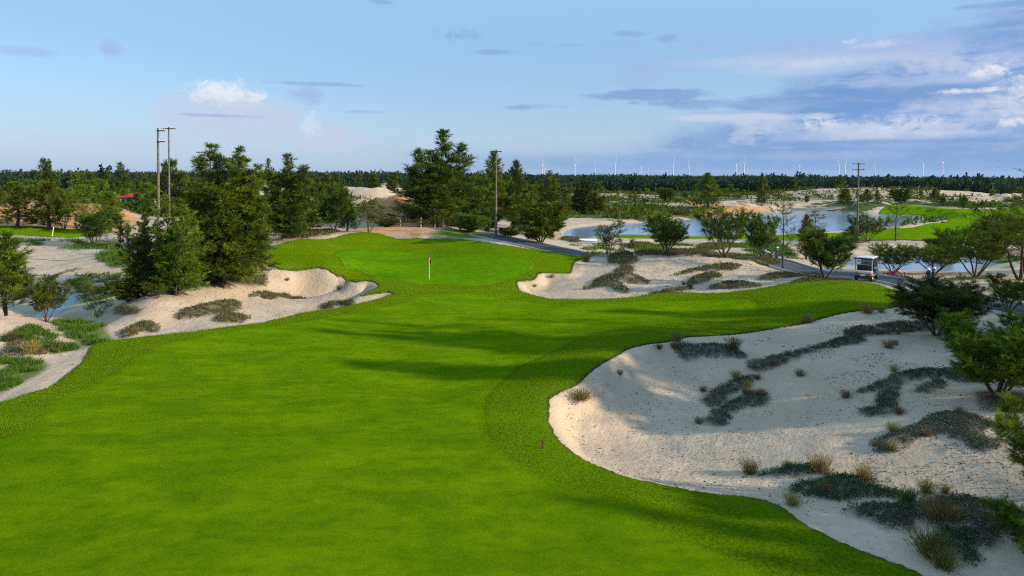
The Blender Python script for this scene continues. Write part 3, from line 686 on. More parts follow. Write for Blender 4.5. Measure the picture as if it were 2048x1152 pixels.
# ------------------------------------------------------------------ foliage materials
def mat_leaf(nm, a, b, c, warm=.3):
    t = NT(nm); at = t.attr('tint'); ob = t.n('ShaderNodeObjectInfo').outputs['Random']
    col_ = t.mix(t.math('MULTIPLY_ADD', ob, .35, t.math('MULTIPLY', at[0], .65)), a, b)
    col_ = t.mix(t.ramp(at[1], .55, 1, 0, .85), col_, c)
    hs = t.n('ShaderNodeHueSaturation', {'Hue': t.math('MULTIPLY_ADD', ob, .03, .485), 'Saturation': 1.0, 'Value': t.math('MULTIPLY_ADD', ob, .4, .8), 'Color': col_}).outputs[0]
    d = t.n('ShaderNodeBsdfPrincipled', {'Base Color': hs, 'Roughness': .75, 'Specular IOR Level': .2})
    tr = t.n('ShaderNodeBsdfTranslucent', {'Color': hs})
    mx = t.n('ShaderNodeMixShader', {0: .32, 1: d.outputs[0], 2: tr.outputs[0]})
    t.n('ShaderNodeOutputMaterial', {'Surface': mx.outputs[0]}); return t.m
L_DARK = mat_leaf('needles_dark', (.020, .042, .006), (.066, .105, .010), (.17, .22, .02))
L_MID = mat_leaf('needles_green', (.034, .060, .004), (.120, .165, .010), (.21, .28, .02))
L_BRT = mat_leaf('needles_bright', (.045, .095, .005), (.13, .22, .010), (.27, .36, .02))
L_FAR = mat_leaf('needles_far', (.014, .036, .018), (.032, .068, .028), (.055, .10, .034))
L_RUST = mat_leaf('needles_rusty', (.12, .10, .012), (.22, .15, .02), (.40, .20, .04))
L_BROWN = mat_leaf('needles_dead', (.16, .06, .02), (.26, .11, .04), (.30, .14, .05))
L_STRAW = mat_leaf('straw', (.17, .12, .035), (.32, .24, .08), (.46, .37, .13))
L_REED = mat_leaf('reed', (.09, .09, .025), (.18, .17, .04), (.34, .30, .08))
L_RED = mat_leaf('red_straw', (.13, .085, .05), (.24, .16, .10), (.32, .22, .13))
L_MAT = mat_leaf('creeper', (.055, .070, .045), (.11, .13, .085), (.24, .24, .17))
L_MATO = mat_leaf('creeper_olive', (.075, .075, .025), (.14, .13, .05), (.27, .21, .09))
L_MATG = mat_leaf('creeper_green', (.02, .075, .035), (.05, .13, .06), (.12, .17, .07))
L_GRASS = mat_leaf('wild_grass', (.04, .085, .008), (.09, .16, .012), (.24, .24, .05))
M_BARK = m_simple('bark', (.055, .038, .026), (.12, .085, .06), 6, .9, .6)
M_BARKP = m_simple('pale_bark', (.16, .12, .09), (.26, .20, .15), 6, .9, .6)

def unit(v): return v / (np.linalg.norm(v, axis=-1, keepdims=True) + 1e-9)
class Geo:
    def __init__(s): s.V = []; s.F = {}; s.T = []; s.n = 0
    def add(s, V, Fc, tint=None):
        V = np.asarray(V, float); s.V.append(V); k = Fc.shape[1]; s.F.setdefault(k, []).append(np.asarray(Fc) + s.n); s.n += len(V)
        s.T.append(np.zeros((len(V), 4)) if tint is None else tint)
    def tube(s, pts, r0, r1, sides=5):
        pts = np.asarray(pts, float); n = len(pts); T = unit(np.gradient(pts, axis=0)); ref = np.array([.3, .2, 1.0]) if abs(T[0][2]) < .8 else np.array([1.0, .1, 0])
        A = unit(np.cross(T, ref)); B = np.cross(T, A); a = np.linspace(0, 2 * math.pi, sides, endpoint=False)
        R = np.linspace(r0, r1, n) if np.isscalar(r0) else np.asarray(r0)
        V = (pts[:, None] + R[:, None, None] * (A[:, None] * np.cos(a)[None, :, None] + B[:, None] * np.sin(a)[None, :, None])).reshape(-1, 3)
        i, j = np.meshgrid(np.arange(n - 1), np.arange(sides), indexing='ij'); i = i.ravel(); j = j.ravel(); j2 = (j + 1) % sides
        s.add(V, np.stack([i * sides + j, i * sides + j2, (i + 1) * sides + j2, (i + 1) * sides + j], -1))
        if sides > 4: s.add(V[-sides:], np.arange(sides)[None, :])
    def box(s, c, size, rot=None):
        c = np.asarray(c, float); h = np.asarray(size, float) / 2
        V = np.array([[x, y, z] for z in (-1, 1) for y in (-1, 1) for x in (-1, 1)]) * h
        if rot is not None: V = V @ np.array(Matrix.Rotation(rot[0], 3, rot[1])).T
        s.add(V + c, np.array([[0, 2, 3, 1], [4, 5, 7, 6], [0, 1, 5, 4], [2, 6, 7, 3], [0, 4, 6, 2], [1, 3, 7, 5]]))
    def sprays(s, O, D, L, W, rng, tint):
        """one thin kite per spray"""
        n = len(O); side = unit(np.cross(D, rng.normal(size=(n, 3)))); L = np.broadcast_to(L, (n,))[:, None]; W = np.broadcast_to(W, (n,))[:, None]
        bend = unit(np.cross(side, D)) * L * rng.uniform(-.15, .15, (n, 1))
        V = np.stack([O, O + D * L * .45 + side * W * .5 + bend, O + D * L, O + D * L * .45 - side * W * .5 + bend], 1).reshape(-1, 3)
        f = np.arange(n)[:, None] * 4 + np.array([0, 1, 2, 3])
        s.add(V, f, np.repeat(tint, 4, axis=0))
    def mesh(s, name, mats, smooth=False, tint=False):
        return mesh_np(name, np.concatenate(s.V), [np.concatenate(f) for f in s.F.values()], mats, smooth, {'tint': np.concatenate(s.T)} if tint else None)

def grow(seed, H, stems, clear, prof, nb, elev, sl, sw, per=10, subd=7.0, droop=0.0, rs=.02, gap=0.0, wob=.03, leaf=None, bark=None, sublen=.4, updir=.35, name='tree'):
    """stems: (azimuth, lean, share of height, start share). prof(t): branch length in metres at share t of the stem."""
    rng = np.random.default_rng(seed); w = Geo(); c = Geo(); O = []; D = []; TI = []
    for (a, lean, hs, st0) in stems:
        n = 12; t = np.linspace(0, 1, n); h = H * hs
        x = np.cumsum(rng.normal(0, wob * H / n * 2, n)); y = np.cumsum(rng.normal(0, wob * H / n * 2, n))
        out = lean * h * (t ** .8); z = h * t * (1 - .15 * abs(lean) * t) * 1.0
        P = np.column_stack([out * math.cos(a) + x, out * math.sin(a) + y, z]); P[0] = 0
        P[0, 2] = -.25
        w.tube(P, np.linspace(rs * H * (1 if len(stems) == 1 else .62), rs * H * .12, n), 0, 7)
        nbr = int(nb * hs)
        for k in range(nbr):
            tt = clear + (1 - clear) * ((k + rng.uniform(0, 1)) / nbr) ** .9
            o = np.array([np.interp(tt, t, P[:, i]) for i in range(3)])
            L = prof(tt) * rng.uniform(.55, 1.15)
            if L < .08: L = .08
            az_ = k * 2.399 + rng.normal(0, .5); e = rad(elev[0] + (elev[1] - elev[0]) * tt + rng.normal(0, 9))
            d0 = np.array([math.cos(az_) * math.cos(e), math.sin(az_) * math.cos(e), math.sin(e)])
            m_ = 6; q = np.linspace(0, 1, m_)[:, None]
            crv = np.array([0, 0, 1.0]) * (updir - droop * 1.5) * L * .5
            B = o + d0 * L * q + crv * q ** 2 + np.cumsum(rng.normal(0, .02 * L, (m_, 3)), 0) * q
            w.tube(B, rs * H * .22 * (1 - tt * .5), rs * H * .04, 3)
            ns = max(2, int(L * subd)); clump = rng.uniform(0, 1); young = rng.uniform(0, 1)
            if rng.uniform() < gap: continue
            u = rng.uniform(.18, 1.0, ns) ** .8
            so_ = np.stack([np.interp(u, q[:, 0], B[:, i]) for i in range(3)], 1)
            sdir = unit(d0[None] * .9 + rng.normal(0, .55, (ns, 3)) + np.array([0, 0, updir * .7 - droop]))
            slen = sublen * L * rng.uniform(.4, 1.0, ns) * (1.15 - u * .6) + sl * .5
            v = rng.uniform(0, 1, (ns, per))
            oo = (so_[:, None] + sdir[:, None] * (slen[:, None] * v)[..., None]).reshape(-1, 3)
            dd = unit(np.repeat(sdir, per, 0) * .8 + rng.normal(0, .42, (ns * per, 3)) + np.array([0, 0, updir * .8 - droop * 1.2]))
            O.append(oo); D.append(dd)
            ti = np.zeros((len(oo), 4)); ti[:, 0] = np.clip(clump * .6 + rng.uniform(0, .4, len(oo)), 0, 1); ti[:, 1] = np.clip(young * .75 + .35 * np.repeat(u, per) + rng.normal(0, .1, len(oo)), 0, 1); TI.append(ti)
    O = np.concatenate(O); D = np.concatenate(D); TI = np.concatenate(TI)
    c.sprays(O, D, sl * rng.uniform(.6, 1.3, len(O)), sw * rng.uniform(.7, 1.3, len(O)), rng, TI)
    V = np.concatenate(c.V); zt = np.percentile(V[:, 2], 99.7); wd = 2 * np.percentile(np.hypot(V[:, 0], V[:, 1]), 93)
    return dict(trunk=w.mesh(name + '_trunk', [bark or M_BARK], True), crown=c.mesh(name + '_crown', [leaf or L_MID], False, True), h=zt, w=wd, n=len(O))

def cone(w, lo=.12, p=.8): return lambda t: w * (min(1, t / lo) * .35 + .65) * max(0.03, 1 - t) ** p
def oval(w, pk=.45): return lambda t: w * max(.12, 1 - ((t - pk) / .62) ** 2) ** .6
S1 = [(0, .02, 1, 0)]
def multi(n, lean, seed, spread=.35):
    r = np.random.default_rng(seed); return [(k * 2 * math.pi / n + r.uniform(-.4, .4), lean * r.uniform(.5, 1.3), r.uniform(1 - spread, 1), 0) for k in range(n)]
T = {}
def spec(k, **kw): T[k] = grow(name=k, **kw)
# far / middle distance kinds
spec('far_a', seed=1, H=9, stems=multi(2, .08, 1, .2), clear=.08, prof=cone(2.9, .2, .6), nb=46, elev=(15, 60), sl=.75, sw=0.124, per=10, subd=3.2, leaf=L_DARK)
spec('far_b', seed=2, H=9, stems=S1, clear=.1, prof=cone(2.4, .2, .9), nb=60, elev=(20, 65), sl=.75, sw=0.105, per=9, subd=3.2, leaf=L_DARK, gap=.15)
spec('far_c', seed=3, H=7, stems=multi(5, .30, 3), clear=.15, prof=oval(1.7), nb=26, elev=(10, 60), sl=.6, sw=0.124, per=12, subd=3.4, leaf=L_MID)
spec('far_d', seed=4, H=10, stems=multi(3, .10, 4, .3), clear=.12, prof=cone(2.3, .2, .7), nb=40, elev=(30, 70), sl=.8, sw=0.099, per=9, subd=3, leaf=L_DARK, gap=.3, wob=.05)
spec('far_e', seed=5, H=6, stems=multi(4, .32, 5), clear=.2, prof=oval(1.5), nb=24, elev=(10, 55), sl=.55, sw=0.112, per=12, subd=3.6, leaf=L_BRT)
# middle trees
spec('mid_cone', seed=11, H=8, stems=S1, clear=.06, prof=cone(2.1, .15, .75), nb=110, elev=(18, 62), sl=.42, sw=0.046, per=14, subd=6, leaf=L_MID)
spec('mid_tall', seed=12, H=16, stems=[(0, .03, 1, 0), (.3, .16, .88, 0), (3.4, .14, .80, 0), (5, .13, .62, 0), (1.6, .12, .6, 0), (4.1, .2, .5, 0)], clear=.05, prof=lambda t: 3.3 * (1 - t) ** .62 * (1 + .3 * math.sin(t * 21)), nb=78, elev=(20, 62), sl=.62, sw=0.071, per=16, subd=4.2, leaf=L_DARK, rs=.012, wob=.035)
spec('mid_bush', seed=13, H=4, stems=multi(8, .42, 13), clear=.10, prof=oval(.95), nb=34, elev=(5, 60), sl=.28, sw=0.037, per=16, subd=9, leaf=L_MID)
spec('mid_umb', seed=14, H=4.6, stems=multi(5, .50, 14, .2), clear=.34, prof=oval(1.1, .7), nb=40, elev=(5, 45), sl=.27, sw=0.034, per=14, subd=9, leaf=L_MID, rs=.026)
spec('mid_umb_dark', seed=15, H=4.6, stems=multi(4, .42, 15, .25), clear=.26, prof=oval(1.15, .6), nb=52, elev=(5, 50), sl=.30, sw=0.034, per=16, subd=9, leaf=L_DARK, rs=.026)
spec('mid_lean', seed=16, H=4.4, stems=[(2.6, .5, .8, 0), (2.2, .3, 1, 0), (.4, .35, .9, 0), (3.3, .6, .62, 0), (5.2, .4, .7, 0)], clear=.30, prof=oval(1.15, .6), nb=44, elev=(5, 55), sl=.28, sw=0.034, per=16, subd=9, leaf=L_MID, rs=.028)
spec('sapling', seed=17, H=6, stems=S1, clear=.22, prof=cone(1.5, .3, .55), nb=42, elev=(30, 55), sl=.34, sw=0.025, per=10, subd=5, leaf=L_MID, rs=.009, gap=.1)
spec('sapling_dry', seed=18, H=3.4, stems=multi(2, .2, 18, .2), clear=.2, prof=cone(1.0, .3, .5), nb=30, elev=(25, 60), sl=.26, sw=0.025, per=12, subd=7, leaf=L_RUST, rs=.012)
spec('sapling_multi', seed=19, H=4, stems=multi(3, .28, 19, .3), clear=.25, prof=oval(1.0, .6), nb=34, elev=(10, 55), sl=.26, sw=0.028, per=12, subd=7, leaf=L_MID, rs=.018, gap=.15)
# near trees
spec('plume', seed=41, H=10, stems=[(0, .03, 1, 0)] + [(k * .785 + .2, .14 + .09 * (k % 3), .92 - .11 * ((k * 3) % 5), 0) for k in range(8)], clear=.04, prof=lambda t: 1.45 * (1 - t) ** .5 * (1 + .35 * math.sin(t * 30)), nb=62, elev=(28, 66), sl=.30, sw=.042, per=17, subd=7.5, leaf=L_MID, rs=.011, wob=.05, gap=.06)
spec('plume_b', seed=42, H=10, stems=[(2, .05, 1, 0), (5, .08, .95, 0)] + [(k * .9, .16 + .10 * (k % 3), .84 - .10 * ((k * 2) % 5), 0) for k in range(7)], clear=.04, prof=lambda t: 1.55 * (1 - t) ** .48 * (1 + .35 * math.sin(t * 27)), nb=60, elev=(25, 64), sl=.30, sw=.042, per=17, subd=7.5, leaf=L_MID, rs=.011, wob=.05, gap=.06)
spec('big_tall', seed=21, H=16, stems=[(2.9, .10, 1, 0), (1.2, .06, .97, 0), (.2, .20, .86, 0), (5.5, .12, .70, 0), (3.6, .22, .66, 0), (.0, .30, .60, 0), (2.0, .2, .6, 0), (4.4, .2, .5, 0)], clear=.03, prof=lambda t: 3.0 * (1 - t) ** .42 * (1 + .35 * math.sin(t * 26)), nb=95, elev=(25, 58), sl=.42, sw=0.053, per=23, subd=5.6, leaf=L_MID, rs=.011, wob=.045, droop=.25, updir=.25)
spec('big_bush', seed=22, H=10, gap=.10, stems=multi(7, .26, 22, .45), clear=.03, prof=oval(1.9, .3), nb=80, elev=(15, 62), sl=.36, sw=0.040, per=22, subd=6.5, leaf=L_MID, rs=.012)
spec('big_bush_b', seed=23, H=9, gap=.12, stems=multi(6, .24, 23, .35), clear=.03, prof=cone(2.3, .15, .6), nb=80, elev=(18, 60), sl=.36, sw=0.040, per=22, subd=6.5, leaf=L_MID, rs=.012)
spec('near_umb', seed=31, H=4.2, stems=multi(6, .55, 31, .25), clear=.36, prof=oval(1.15, .7), nb=62, elev=(0, 42), sl=.20, sw=0.017, per=23, subd=12, leaf=L_DARK, rs=.024, updir=.25)
spec('near_bush', seed=32, H=4.6, stems=multi(7, .42, 32, .35), clear=.24, gap=.16, prof=oval(1.15, .55), nb=66, elev=(5, 58), sl=.19, sw=0.017, per=26, subd=13, leaf=L_BRT, rs=.02)
spec('airy', seed=38, H=9, stems=[(0, .02, 1, 0), (1.5, .25, .8, 0), (3.9, .2, .7, 0), (5.1, .3, .55, 0)], clear=.22, prof=cone(2.3, .25, .5), nb=52, elev=(15, 60), sl=.30, sw=.03, per=12, subd=6, leaf=L_MID, rs=.010, gap=.25)
spec('near_pine', seed=33, H=5, stems=[(0, .02, 1, 0), (1.5, .22, .85, 0), (3.9, .16, .72, 0)], clear=.18, prof=cone(1.5, .2, .55), nb=70, elev=(15, 60), sl=.22, sw=0.021, per=23, subd=11, leaf=L_MID, rs=.016)
spec('near_frond', seed=34, H=4, stems=multi(6, .62, 34, .3), clear=.15, prof=oval(1.0, .6), nb=56, elev=(10, 50), sl=.24, sw=0.015, per=26, subd=11, leaf=L_MID, rs=.02, updir=.1, droop=.1)
spec('near_small', seed=35, H=3.2, stems=multi(4, .42, 35, .3), clear=.34, prof=oval(.85, .7), nb=46, elev=(0, 50), sl=.15, sw=0.019, per=20, subd=13, leaf=L_MID, rs=.03)
spec('dead_small', seed=36, H=2.4, stems=[(2.6, .5, 1, 0), (2.0, .25, .8, 0), (3.2, .7, .7, 0)], clear=.3, prof=oval(.7, .7), nb=36, elev=(0, 50), sl=.15, sw=0.019, per=14, subd=9, leaf=L_MID, rs=.035, gap=.35)
print('sprays', {k: v['n'] for k, v in T.items()})

GZ = lambda x, y: float(zfinal(np.array([x]), np.array([y]))[0])
def hitf(px, py):
    """first hit of the pixel's ray with the finished ground"""
    p = hit(px, py); r0 = math.hypot(p[0], p[1]); d = ray(px, py); d = d / math.hypot(d[0], d[1])
    t = r0 * np.linspace(.90, 1.12, 45); P = CAM + d * t[:, None]; z = zfinal(P[:, 0], P[:, 1])
    b = np.nonzero(P[:, 2] < z)[0]
    q = P[b[0]] if len(b) else p
    return np.array([q[0], q[1], GZ(q[0], q[1])])
def ground_d(px, d):
    p = at_d(px, 400, d); return np.array([p[0], p[1], GZ(p[0], p[1])])
def put(kind, base, H, W, label, cat='tree', group=None, rot=None, name=None, mat=None):
    m_ = T[kind]; e = bpy.data.objects.new(name or 'tree', None); link(e); e.empty_display_size = .3
    e.location = base; s = H / m_['h']; sx = (W / m_['w']) if W else s
    e.rotation_euler = (0, 0, random.uniform(0, 6.28) if rot is None else rot); e.scale = (sx, sx, s)
    a = newobj('trunk', m_['trunk'], e); b = newobj('crown', m_['crown'], e)
    if mat is not None:
        b.material_slots[0].link = 'OBJECT'; b.material_slots[0].material = mat
    setp(e, label, cat, group); return e
def tree(kind, px, pyb, pyt, wpx, label, d=None, cat='tree', group=None, rot=None, name='tree', mat=None):
    base = hitf(px, pyb) if d is None else ground_d(px, d)
    _, yb = proj(base); f = (base - CAM) @ fwd; H = (yb - pyt) * f / F
    for _ in range(3):
        _, yt = proj(base + np.array([0, 0, H])); H += (yt - pyt) * f / F
    return put(kind, base, H, wpx * f / F if wpx else None, label, cat, group, rot, name, mat)
for a in (
 ('near_pine', 10, 612, 466, 110, 'tall dark green tree cut off by the left edge above the sand hump', None, 'tree', None, 1.0),
 ('near_small', 93, 645, 553, 84, 'small round tree with a dark trunk on the sandy hump above the stream'),
 ('dead_small', 191, 602, 538, 62, 'stunted leaning tree with bare dark twigs on the gully bank'),
 ('mid_bush', 258, 603, 553, 74, 'low rounded bush at the foot of the dense tree clump, over the bunker'),
 ('near_small', 315, 598, 560, 48, 'tiny crooked tree on bare sand below the dense tree clump'),
 ('mid_bush', 347, 588, 545, 66, 'spreading bush between the crooked little tree and the tall clump'),
 ('mid_umb_dark', 190, 492, 420, 76, 'dark flat topped tree with several thin stems beyond the sand basin'),
 ('sapling', 213, 497, 466, 16, 'thin bare looking sapling beside the flat topped tree'),
 ('sapling', 229, 503, 474, 20, 'short sapling with two leaf tufts near the dense clump'),
 ('mid_cone', 33, 457, 372, 66, 'broad tree with a thick reddish trunk on the strip of lawn'),
 ('mid_cone', 100, 459, 366, 70, 'feathery tree behind the pale slanting marker pole'),
 ('mid_umb', 128, 461, 378, 60, 'leaning tree with a forked trunk against the orange earth bank'),
 ('sapling_multi', 166, 456, 398, 52, 'light green tree at the end of the lawn strip'),
 ('mid_cone', 222, 466, 384, 60, 'slender trunked tree in front of the pale rubble, below the red roof'),
 ('plume', 288, 590, 412, 100, 'dense green tree on the outer edge of the clump, over the gully'),
 ('plume_b', 352, 592, 398, 112, 'dense tree in the middle of the clump, standing before the power pole'),
 ('big_tall', 448, 563, 296, 150, 'tallest tree of the clump, with two ragged spires above the horizon', None, 'tree', None, 0.0),
 ('plume', 500, 548, 345, 84, 'upright tree on the bunker side of the clump, sunlit yellow green'),
 ('mid_bush', 480, 552, 520, 60, 'low dark bush under the tallest tree, next to the bunker sand'),
 ('mid_tall', 566, 480, 312, 100, 'wispy topped tree behind the bare sand beside the green'),
 ('mid_cone', 612, 466, 372, 60, 'pair-stemmed tree between the wispy topped tree and the orange earth'),
 ('mid_umb_dark', 668, 464, 376, 78, 'dark leaning tree with a crooked trunk above the grass mound'),
 ('mid_cone', 694, 463, 398, 40, 'small tree in front of the large sand heap'),
 ('sapling_multi', 737, 466, 397, 60, 'yellowish thin leaved tree on the crest behind the green'),
 ('mid_bush', 772, 470, 438, 54, 'low spreading bush before the orange sand piles', 112),
 ('sapling_dry', 802, 472, 441, 20, 'rusty coloured sapling on the crest behind the green', 110),
 ('sapling_dry', 852, 473, 436, 40, 'rusty bush beside the white marker post', 112),
 ('mid_tall', 872, 460, 264, 150, 'largest dark tree, its ragged top rising well above the horizon', 128, 'tree', None, 0.4),
 ('mid_tall', 922, 462, 335, 80, 'dark shoulder tree tucked against the side of the largest tree', 132, 'tree', None, 2.2),
 ('mid_cone', 884, 474, 374, 58, 'light green young tree with a visible trunk in front of the largest tree', 112),
 ('mid_bush', 945, 478, 428, 80, 'bush with an orange tinge right of the flag, behind the mound', 106),
 ('mid_cone', 985, 440, 304, 70, 'conical tree with a spire directly behind the bare power pole', 150),
 ('mid_cone', 1030, 436, 322, 60, 'conical tree standing past the bare power pole', 158),
 ('mid_bush', 975, 450, 392, 70, 'dark bush behind the foot of the bare power pole', 140),
 ('mid_bush', 1040, 448, 388, 60, 'dark rounded bush between the conical tree and the bright tree', 150),
 ('plume_b', 1100, 455, 346, 72, 'bright green upright tree beside the pond end', 138),
 ('mid_bush', 1082, 500, 402, 104, 'large bush at the road edge in front of the bright upright tree', 97),
 ('mid_bush', 1020, 490, 455, 48, 'small dark bush by the road behind the mound', 102),
 ('mid_tall', 1165, 428, 352, 48, 'narrow dark tree beyond the sandy pond shore'),
 ('mid_bush', 1195, 428, 385, 30, 'small dark tree next to the narrow one past the pond shore'),
 ('sapling_multi', 1217, 512, 440, 58, 'sparse crooked sapling on the sand in front of the pond'),
 ('sapling_dry', 1252, 508, 476, 40, 'drooping low sapling by the creeper covered ridge'),
 ('mid_lean', 1334, 505, 424, 92, 'leaning bushy tree with forked trunk in front of the pond'),
 ('mid_umb', 1448, 515, 414, 104, 'multi stemmed spreading tree before the water, second along the pond'),
 ('mid_umb_dark', 1524, 516, 428, 64, 'dense olive tree beside the two people'),
 ('sapling', 1567, 541, 384, 66, 'tall thin see-through sapling standing in the sand by the road'),
 ('mid_umb_dark', 1650, 560, 456, 108, 'wide dark layered tree just left of the white utility cart'),
 ('mid_cone', 1612, 520, 430, 44, 'slim tree behind the layered tree near the pond'),
 ('mid_umb', 1786, 548, 488, 82, 'bushy tree at the pond edge right behind the cart'),
 ('mid_umb', 1868, 548, 488, 112, 'arching tree over the pale pond, behind the red frame'),
 ('mid_umb', 1950, 556, 452, 130, 'spreading tree on the sand bank at the end of the pale pond'),
 ('airy', 2040, 560, 334, 190, 'tall airy tree with a wispy top at the right edge'),
 ('near_umb', 1872, 672, 560, 168, 'wide umbrella shaped dark tree on the dune beside the fairway tip'),
 ('near_small', 2016, 624, 552, 100, 'dark small tree on shaded sand behind the umbrella tree'),
 ('near_bush', 1995, 798, 636, 190, 'bright green bushy tree over red brown litter at the right edge'),
 ('near_frond', 2110, 990, 806, 210, 'tree whose long fronds reach in from the right edge'),
 ('near_frond', 2095, 1130, 1008, 200, 'sprawling dark shrub in the bottom right corner'),
 ('sapling', 1790, 482, 402, 56, 'see-through sapling before the far fairway, right of the twin armed pole'),
 ('mid_umb', 1735, 484, 430, 70, 'small dark tree at the foot of the twin armed pole'),
 ('sapling', 1628, 482, 420, 54, 'airy sapling standing against the pond water'),
 ('mid_cone', 1700, 490, 452, 50, 'low shrub at the fairway edge beyond the cart'),
 ('mid_bush', 1880, 512, 470, 60, 'round shrub before the far fairway, above the pale pond'),
 ('mid_bush', 1990, 500, 430, 90, 'bushy tree crowding the far fairway at the right'),
 ('mid_cone', 1418, 416, 346, 54, 'upright olive tree between the two yellow diggers'),
 ('mid_cone', 1522, 412, 346, 20, 'narrow tree on the far bank of the pond'),
 ('mid_bush', 1335, 405, 376, 44, 'dark round shrub in the field beyond the pond'),
 ('mid_cone', 1688, 412, 378, 34, 'dark tree on the far pond bank, left of the twin armed pole'),
 ('mid_cone', 1735, 405, 378, 26, 'slim tree on the far bank just past the twin armed pole'),
 ('mid_cone', 1755, 405, 380, 18, 'narrowest tree of the row on the far bank'),
 ('mid_bush', 1802, 408, 376, 36, 'rounded tree on the far bank above the green tongue'),
 ('mid_cone', 1868, 404, 378, 24, 'small upright tree before the pale far dunes'),
 ('mid_bush', 1946, 392, 366, 30, 'olive shrub on the far dunes at the right'),
 ('mid_bush', 1905, 395, 380, 26, 'little shrub among the dark hummocks on the right'),
 ('mid_cone', 1680, 388, 350, 26, 'tree in front of the distant wood below the turbines'),
 ('far_a', 92, 400, 316, 28, 'lone conical tree standing above the left skyline', 300),
 ('far_d', 245, 400, 324, 32, 'ragged pair of tops on the skyline above the red roof', 290),
 ('far_a', 340, 440, 318, 44, 'spiky topped tree just behind the thinner power pole', 150),
 ('far_d', 350, 440, 340, 70, 'dark tree filling the gap behind the power poles', 150),
 ('big_bush_b', 1600, 1, 1, 1, '', -1),
):
    kind, px, pyb, pyt, w, lab = a[:6]; d = a[6] if len(a) > 6 else None
    if d == -1: continue
    tree(kind, px, pyb, pyt, w, lab, d, rot=a[9] if len(a) > 9 else None)
# rusty branch in the clump
tree('sapling_dry', 456, 556, 512, 34, 'dead rusty brown sapling under the tallest tree', None, mat=L_BROWN)

# trees outside the frame on the right that throw the long evening shadows
OFF = [(39, 33, 18), (42, 35.5, 19), (37, 27.5, 16), (45, 31, 19), (41, 40, 14), (50, 41, 15), (38, 12, 12), (35, 8, 11), (29, 14, 3.6), (47, 49, 6.5), (66, 66, 11), (36, 1, 13), (33, 19, 3.6), (60, 52, 9)]
for k, (x, y, h) in enumerate(OFF):
    put('near_bush' if h < 4 else ['mid_tall', 'airy', 'mid_cone'][k % 3], (x, y, GZ(x, y)), h, (h * .42 if h > 12 else None), 'tree on the dunes beyond the right edge', group='trees beyond the right edge')

# background bands, each tree on its own
def band(n, px0, px1, d0, d1, h0, h1, kinds, label, group, seed, keep=None):
    r = random.Random(seed)
    for i in range(n):
        for _ in range(20):
            px = px0 + (px1 - px0) * ((i + r.random()) / n); d = d0 * (d1 / d0) ** r.random()
            b = ground_d(px, d)
            if keep is None or keep(b): break
        else: continue
        H = r.uniform(h0, h1); k = r.choice(kinds)
        put(k, b, H, None, label, group=group, rot=r.uniform(0, 6))
def clearpx(b):
    px, py = proj(b); d = b[1]
    return not ((222 < px < 276 and d < 256) or (296 < px < 336 and d < 216) or (690 < px < 812 and d < 262))
def dry(b): return clearpx(b) and all(float(sdf(np.array([b[0]]), np.array([b[1]]), P, 5)[0]) < -3 for _, P in P_PONDS) and all(float(sdf(np.array([b[0]]), np.array([b[1]]), P, 5)[0]) < -2 for P in P_LAWNS) and b[2] < 3
band(34, -60, 420, 240, 330, 5, 8.5, ['far_c', 'far_e', 'far_a', 'far_c'], 'green tree in the belt behind the left lawn and the red roof', 'green trees of the left belt', 1, dry)
band(40, -80, 560, 330, 470, 8, 12.5, ['far_a', 'far_b', 'far_d', 'far_c'], 'dark tree on the left skyline behind the green belt', 'dark trees of the left skyline', 2)
band(22, -60, 300, 165, 230, 4, 7.5, ['far_e', 'far_c', 'far_b'], 'middle distance tree between the orange earth and the red roofed house', 'trees behind the orange earth', 3, dry)
band(26, 480, 860, 290, 400, 8, 14, ['far_d', 'far_a', 'far_b', 'far_d'], 'spiky dark tree behind the big sand heap', 'spiky trees behind the sand heap', 4, clearpx)
band(9, 590, 720, 185, 245, 6, 9, ['far_a', 'far_c'], 'tree crowding the near side of the big sand heap', 'trees before the sand heap', 5, dry)
band(18, 900, 1130, 220, 330, 7, 11, ['far_a', 'far_b', 'far_c'], 'dark tree behind the bare power pole and the bright tree', 'trees behind the bare pole', 6)
band(26, 1120, 1560, 300, 400, 3, 6, ['far_c', 'far_e', 'far_b'], 'scattered shrub in the rough field beyond the pond', 'shrubs of the rough field', 7, dry)
band(30, 1300, 2100, 400, 450, 6, 9, ['far_a', 'far_b', 'far_c'], 'tree along the front of the distant dark wood', 'front trees of the distant wood', 8)
band(16, 1600, 2080, 230, 330, 3, 5, ['far_c', 'far_e'], 'shrub on the pale dunes beyond the far fairway', 'shrubs on the far dunes', 9, dry)
band(8, 1940, 2120, 150, 215, 2, 3.5, ['far_c', 'mid_bush'], 'low shrub along the near side of the far fairway', 'shrubs by the far fairway', 10, dry)

# the distant wood: one mass
rng = np.random.default_rng(5); g = Geo()
N = 7600
az_ = rng.uniform(-.86, .86, N); dd = 440 * (1500 / 440) ** (rng.uniform(0, 1, N) ** 1.3)
hh = rng.uniform(5, 10.0, N) * (1 + .15 * (dd / 900)) + 3.5 * np.clip(fbm(az_ * 22, dd / 300, 5, 4), -1, 1)
hh = hh * np.where(az_ < 0, 1.08, .97)
spiky = rng.uniform(0, 1, N) < .22
per = 46
hh = hh * np.where(spiky & (rng.uniform(0, 1, N) < .3), 1.25, 1)
X = dd * np.sin(az_); Y = dd * np.cos(az_); Zg = zfinal(X, Y)
u = rng.normal(size=(N, per, 3)); u = unit(u); rad_ = rng.uniform(.55, 1, (N, per, 1)) ** .5
u = u * rad_
rx = np.where(spiky, .24, .62) * hh
taper = np.where(spiky[:, None], np.clip(1.1 - (u[..., 2] * .5 + .5), .12, 1) * 1.4, 1)
cx_ = X[:, None] + u[..., 0] * rx[:, None] * taper; cy_ = Y[:, None] + u[..., 1] * rx[:, None] * taper
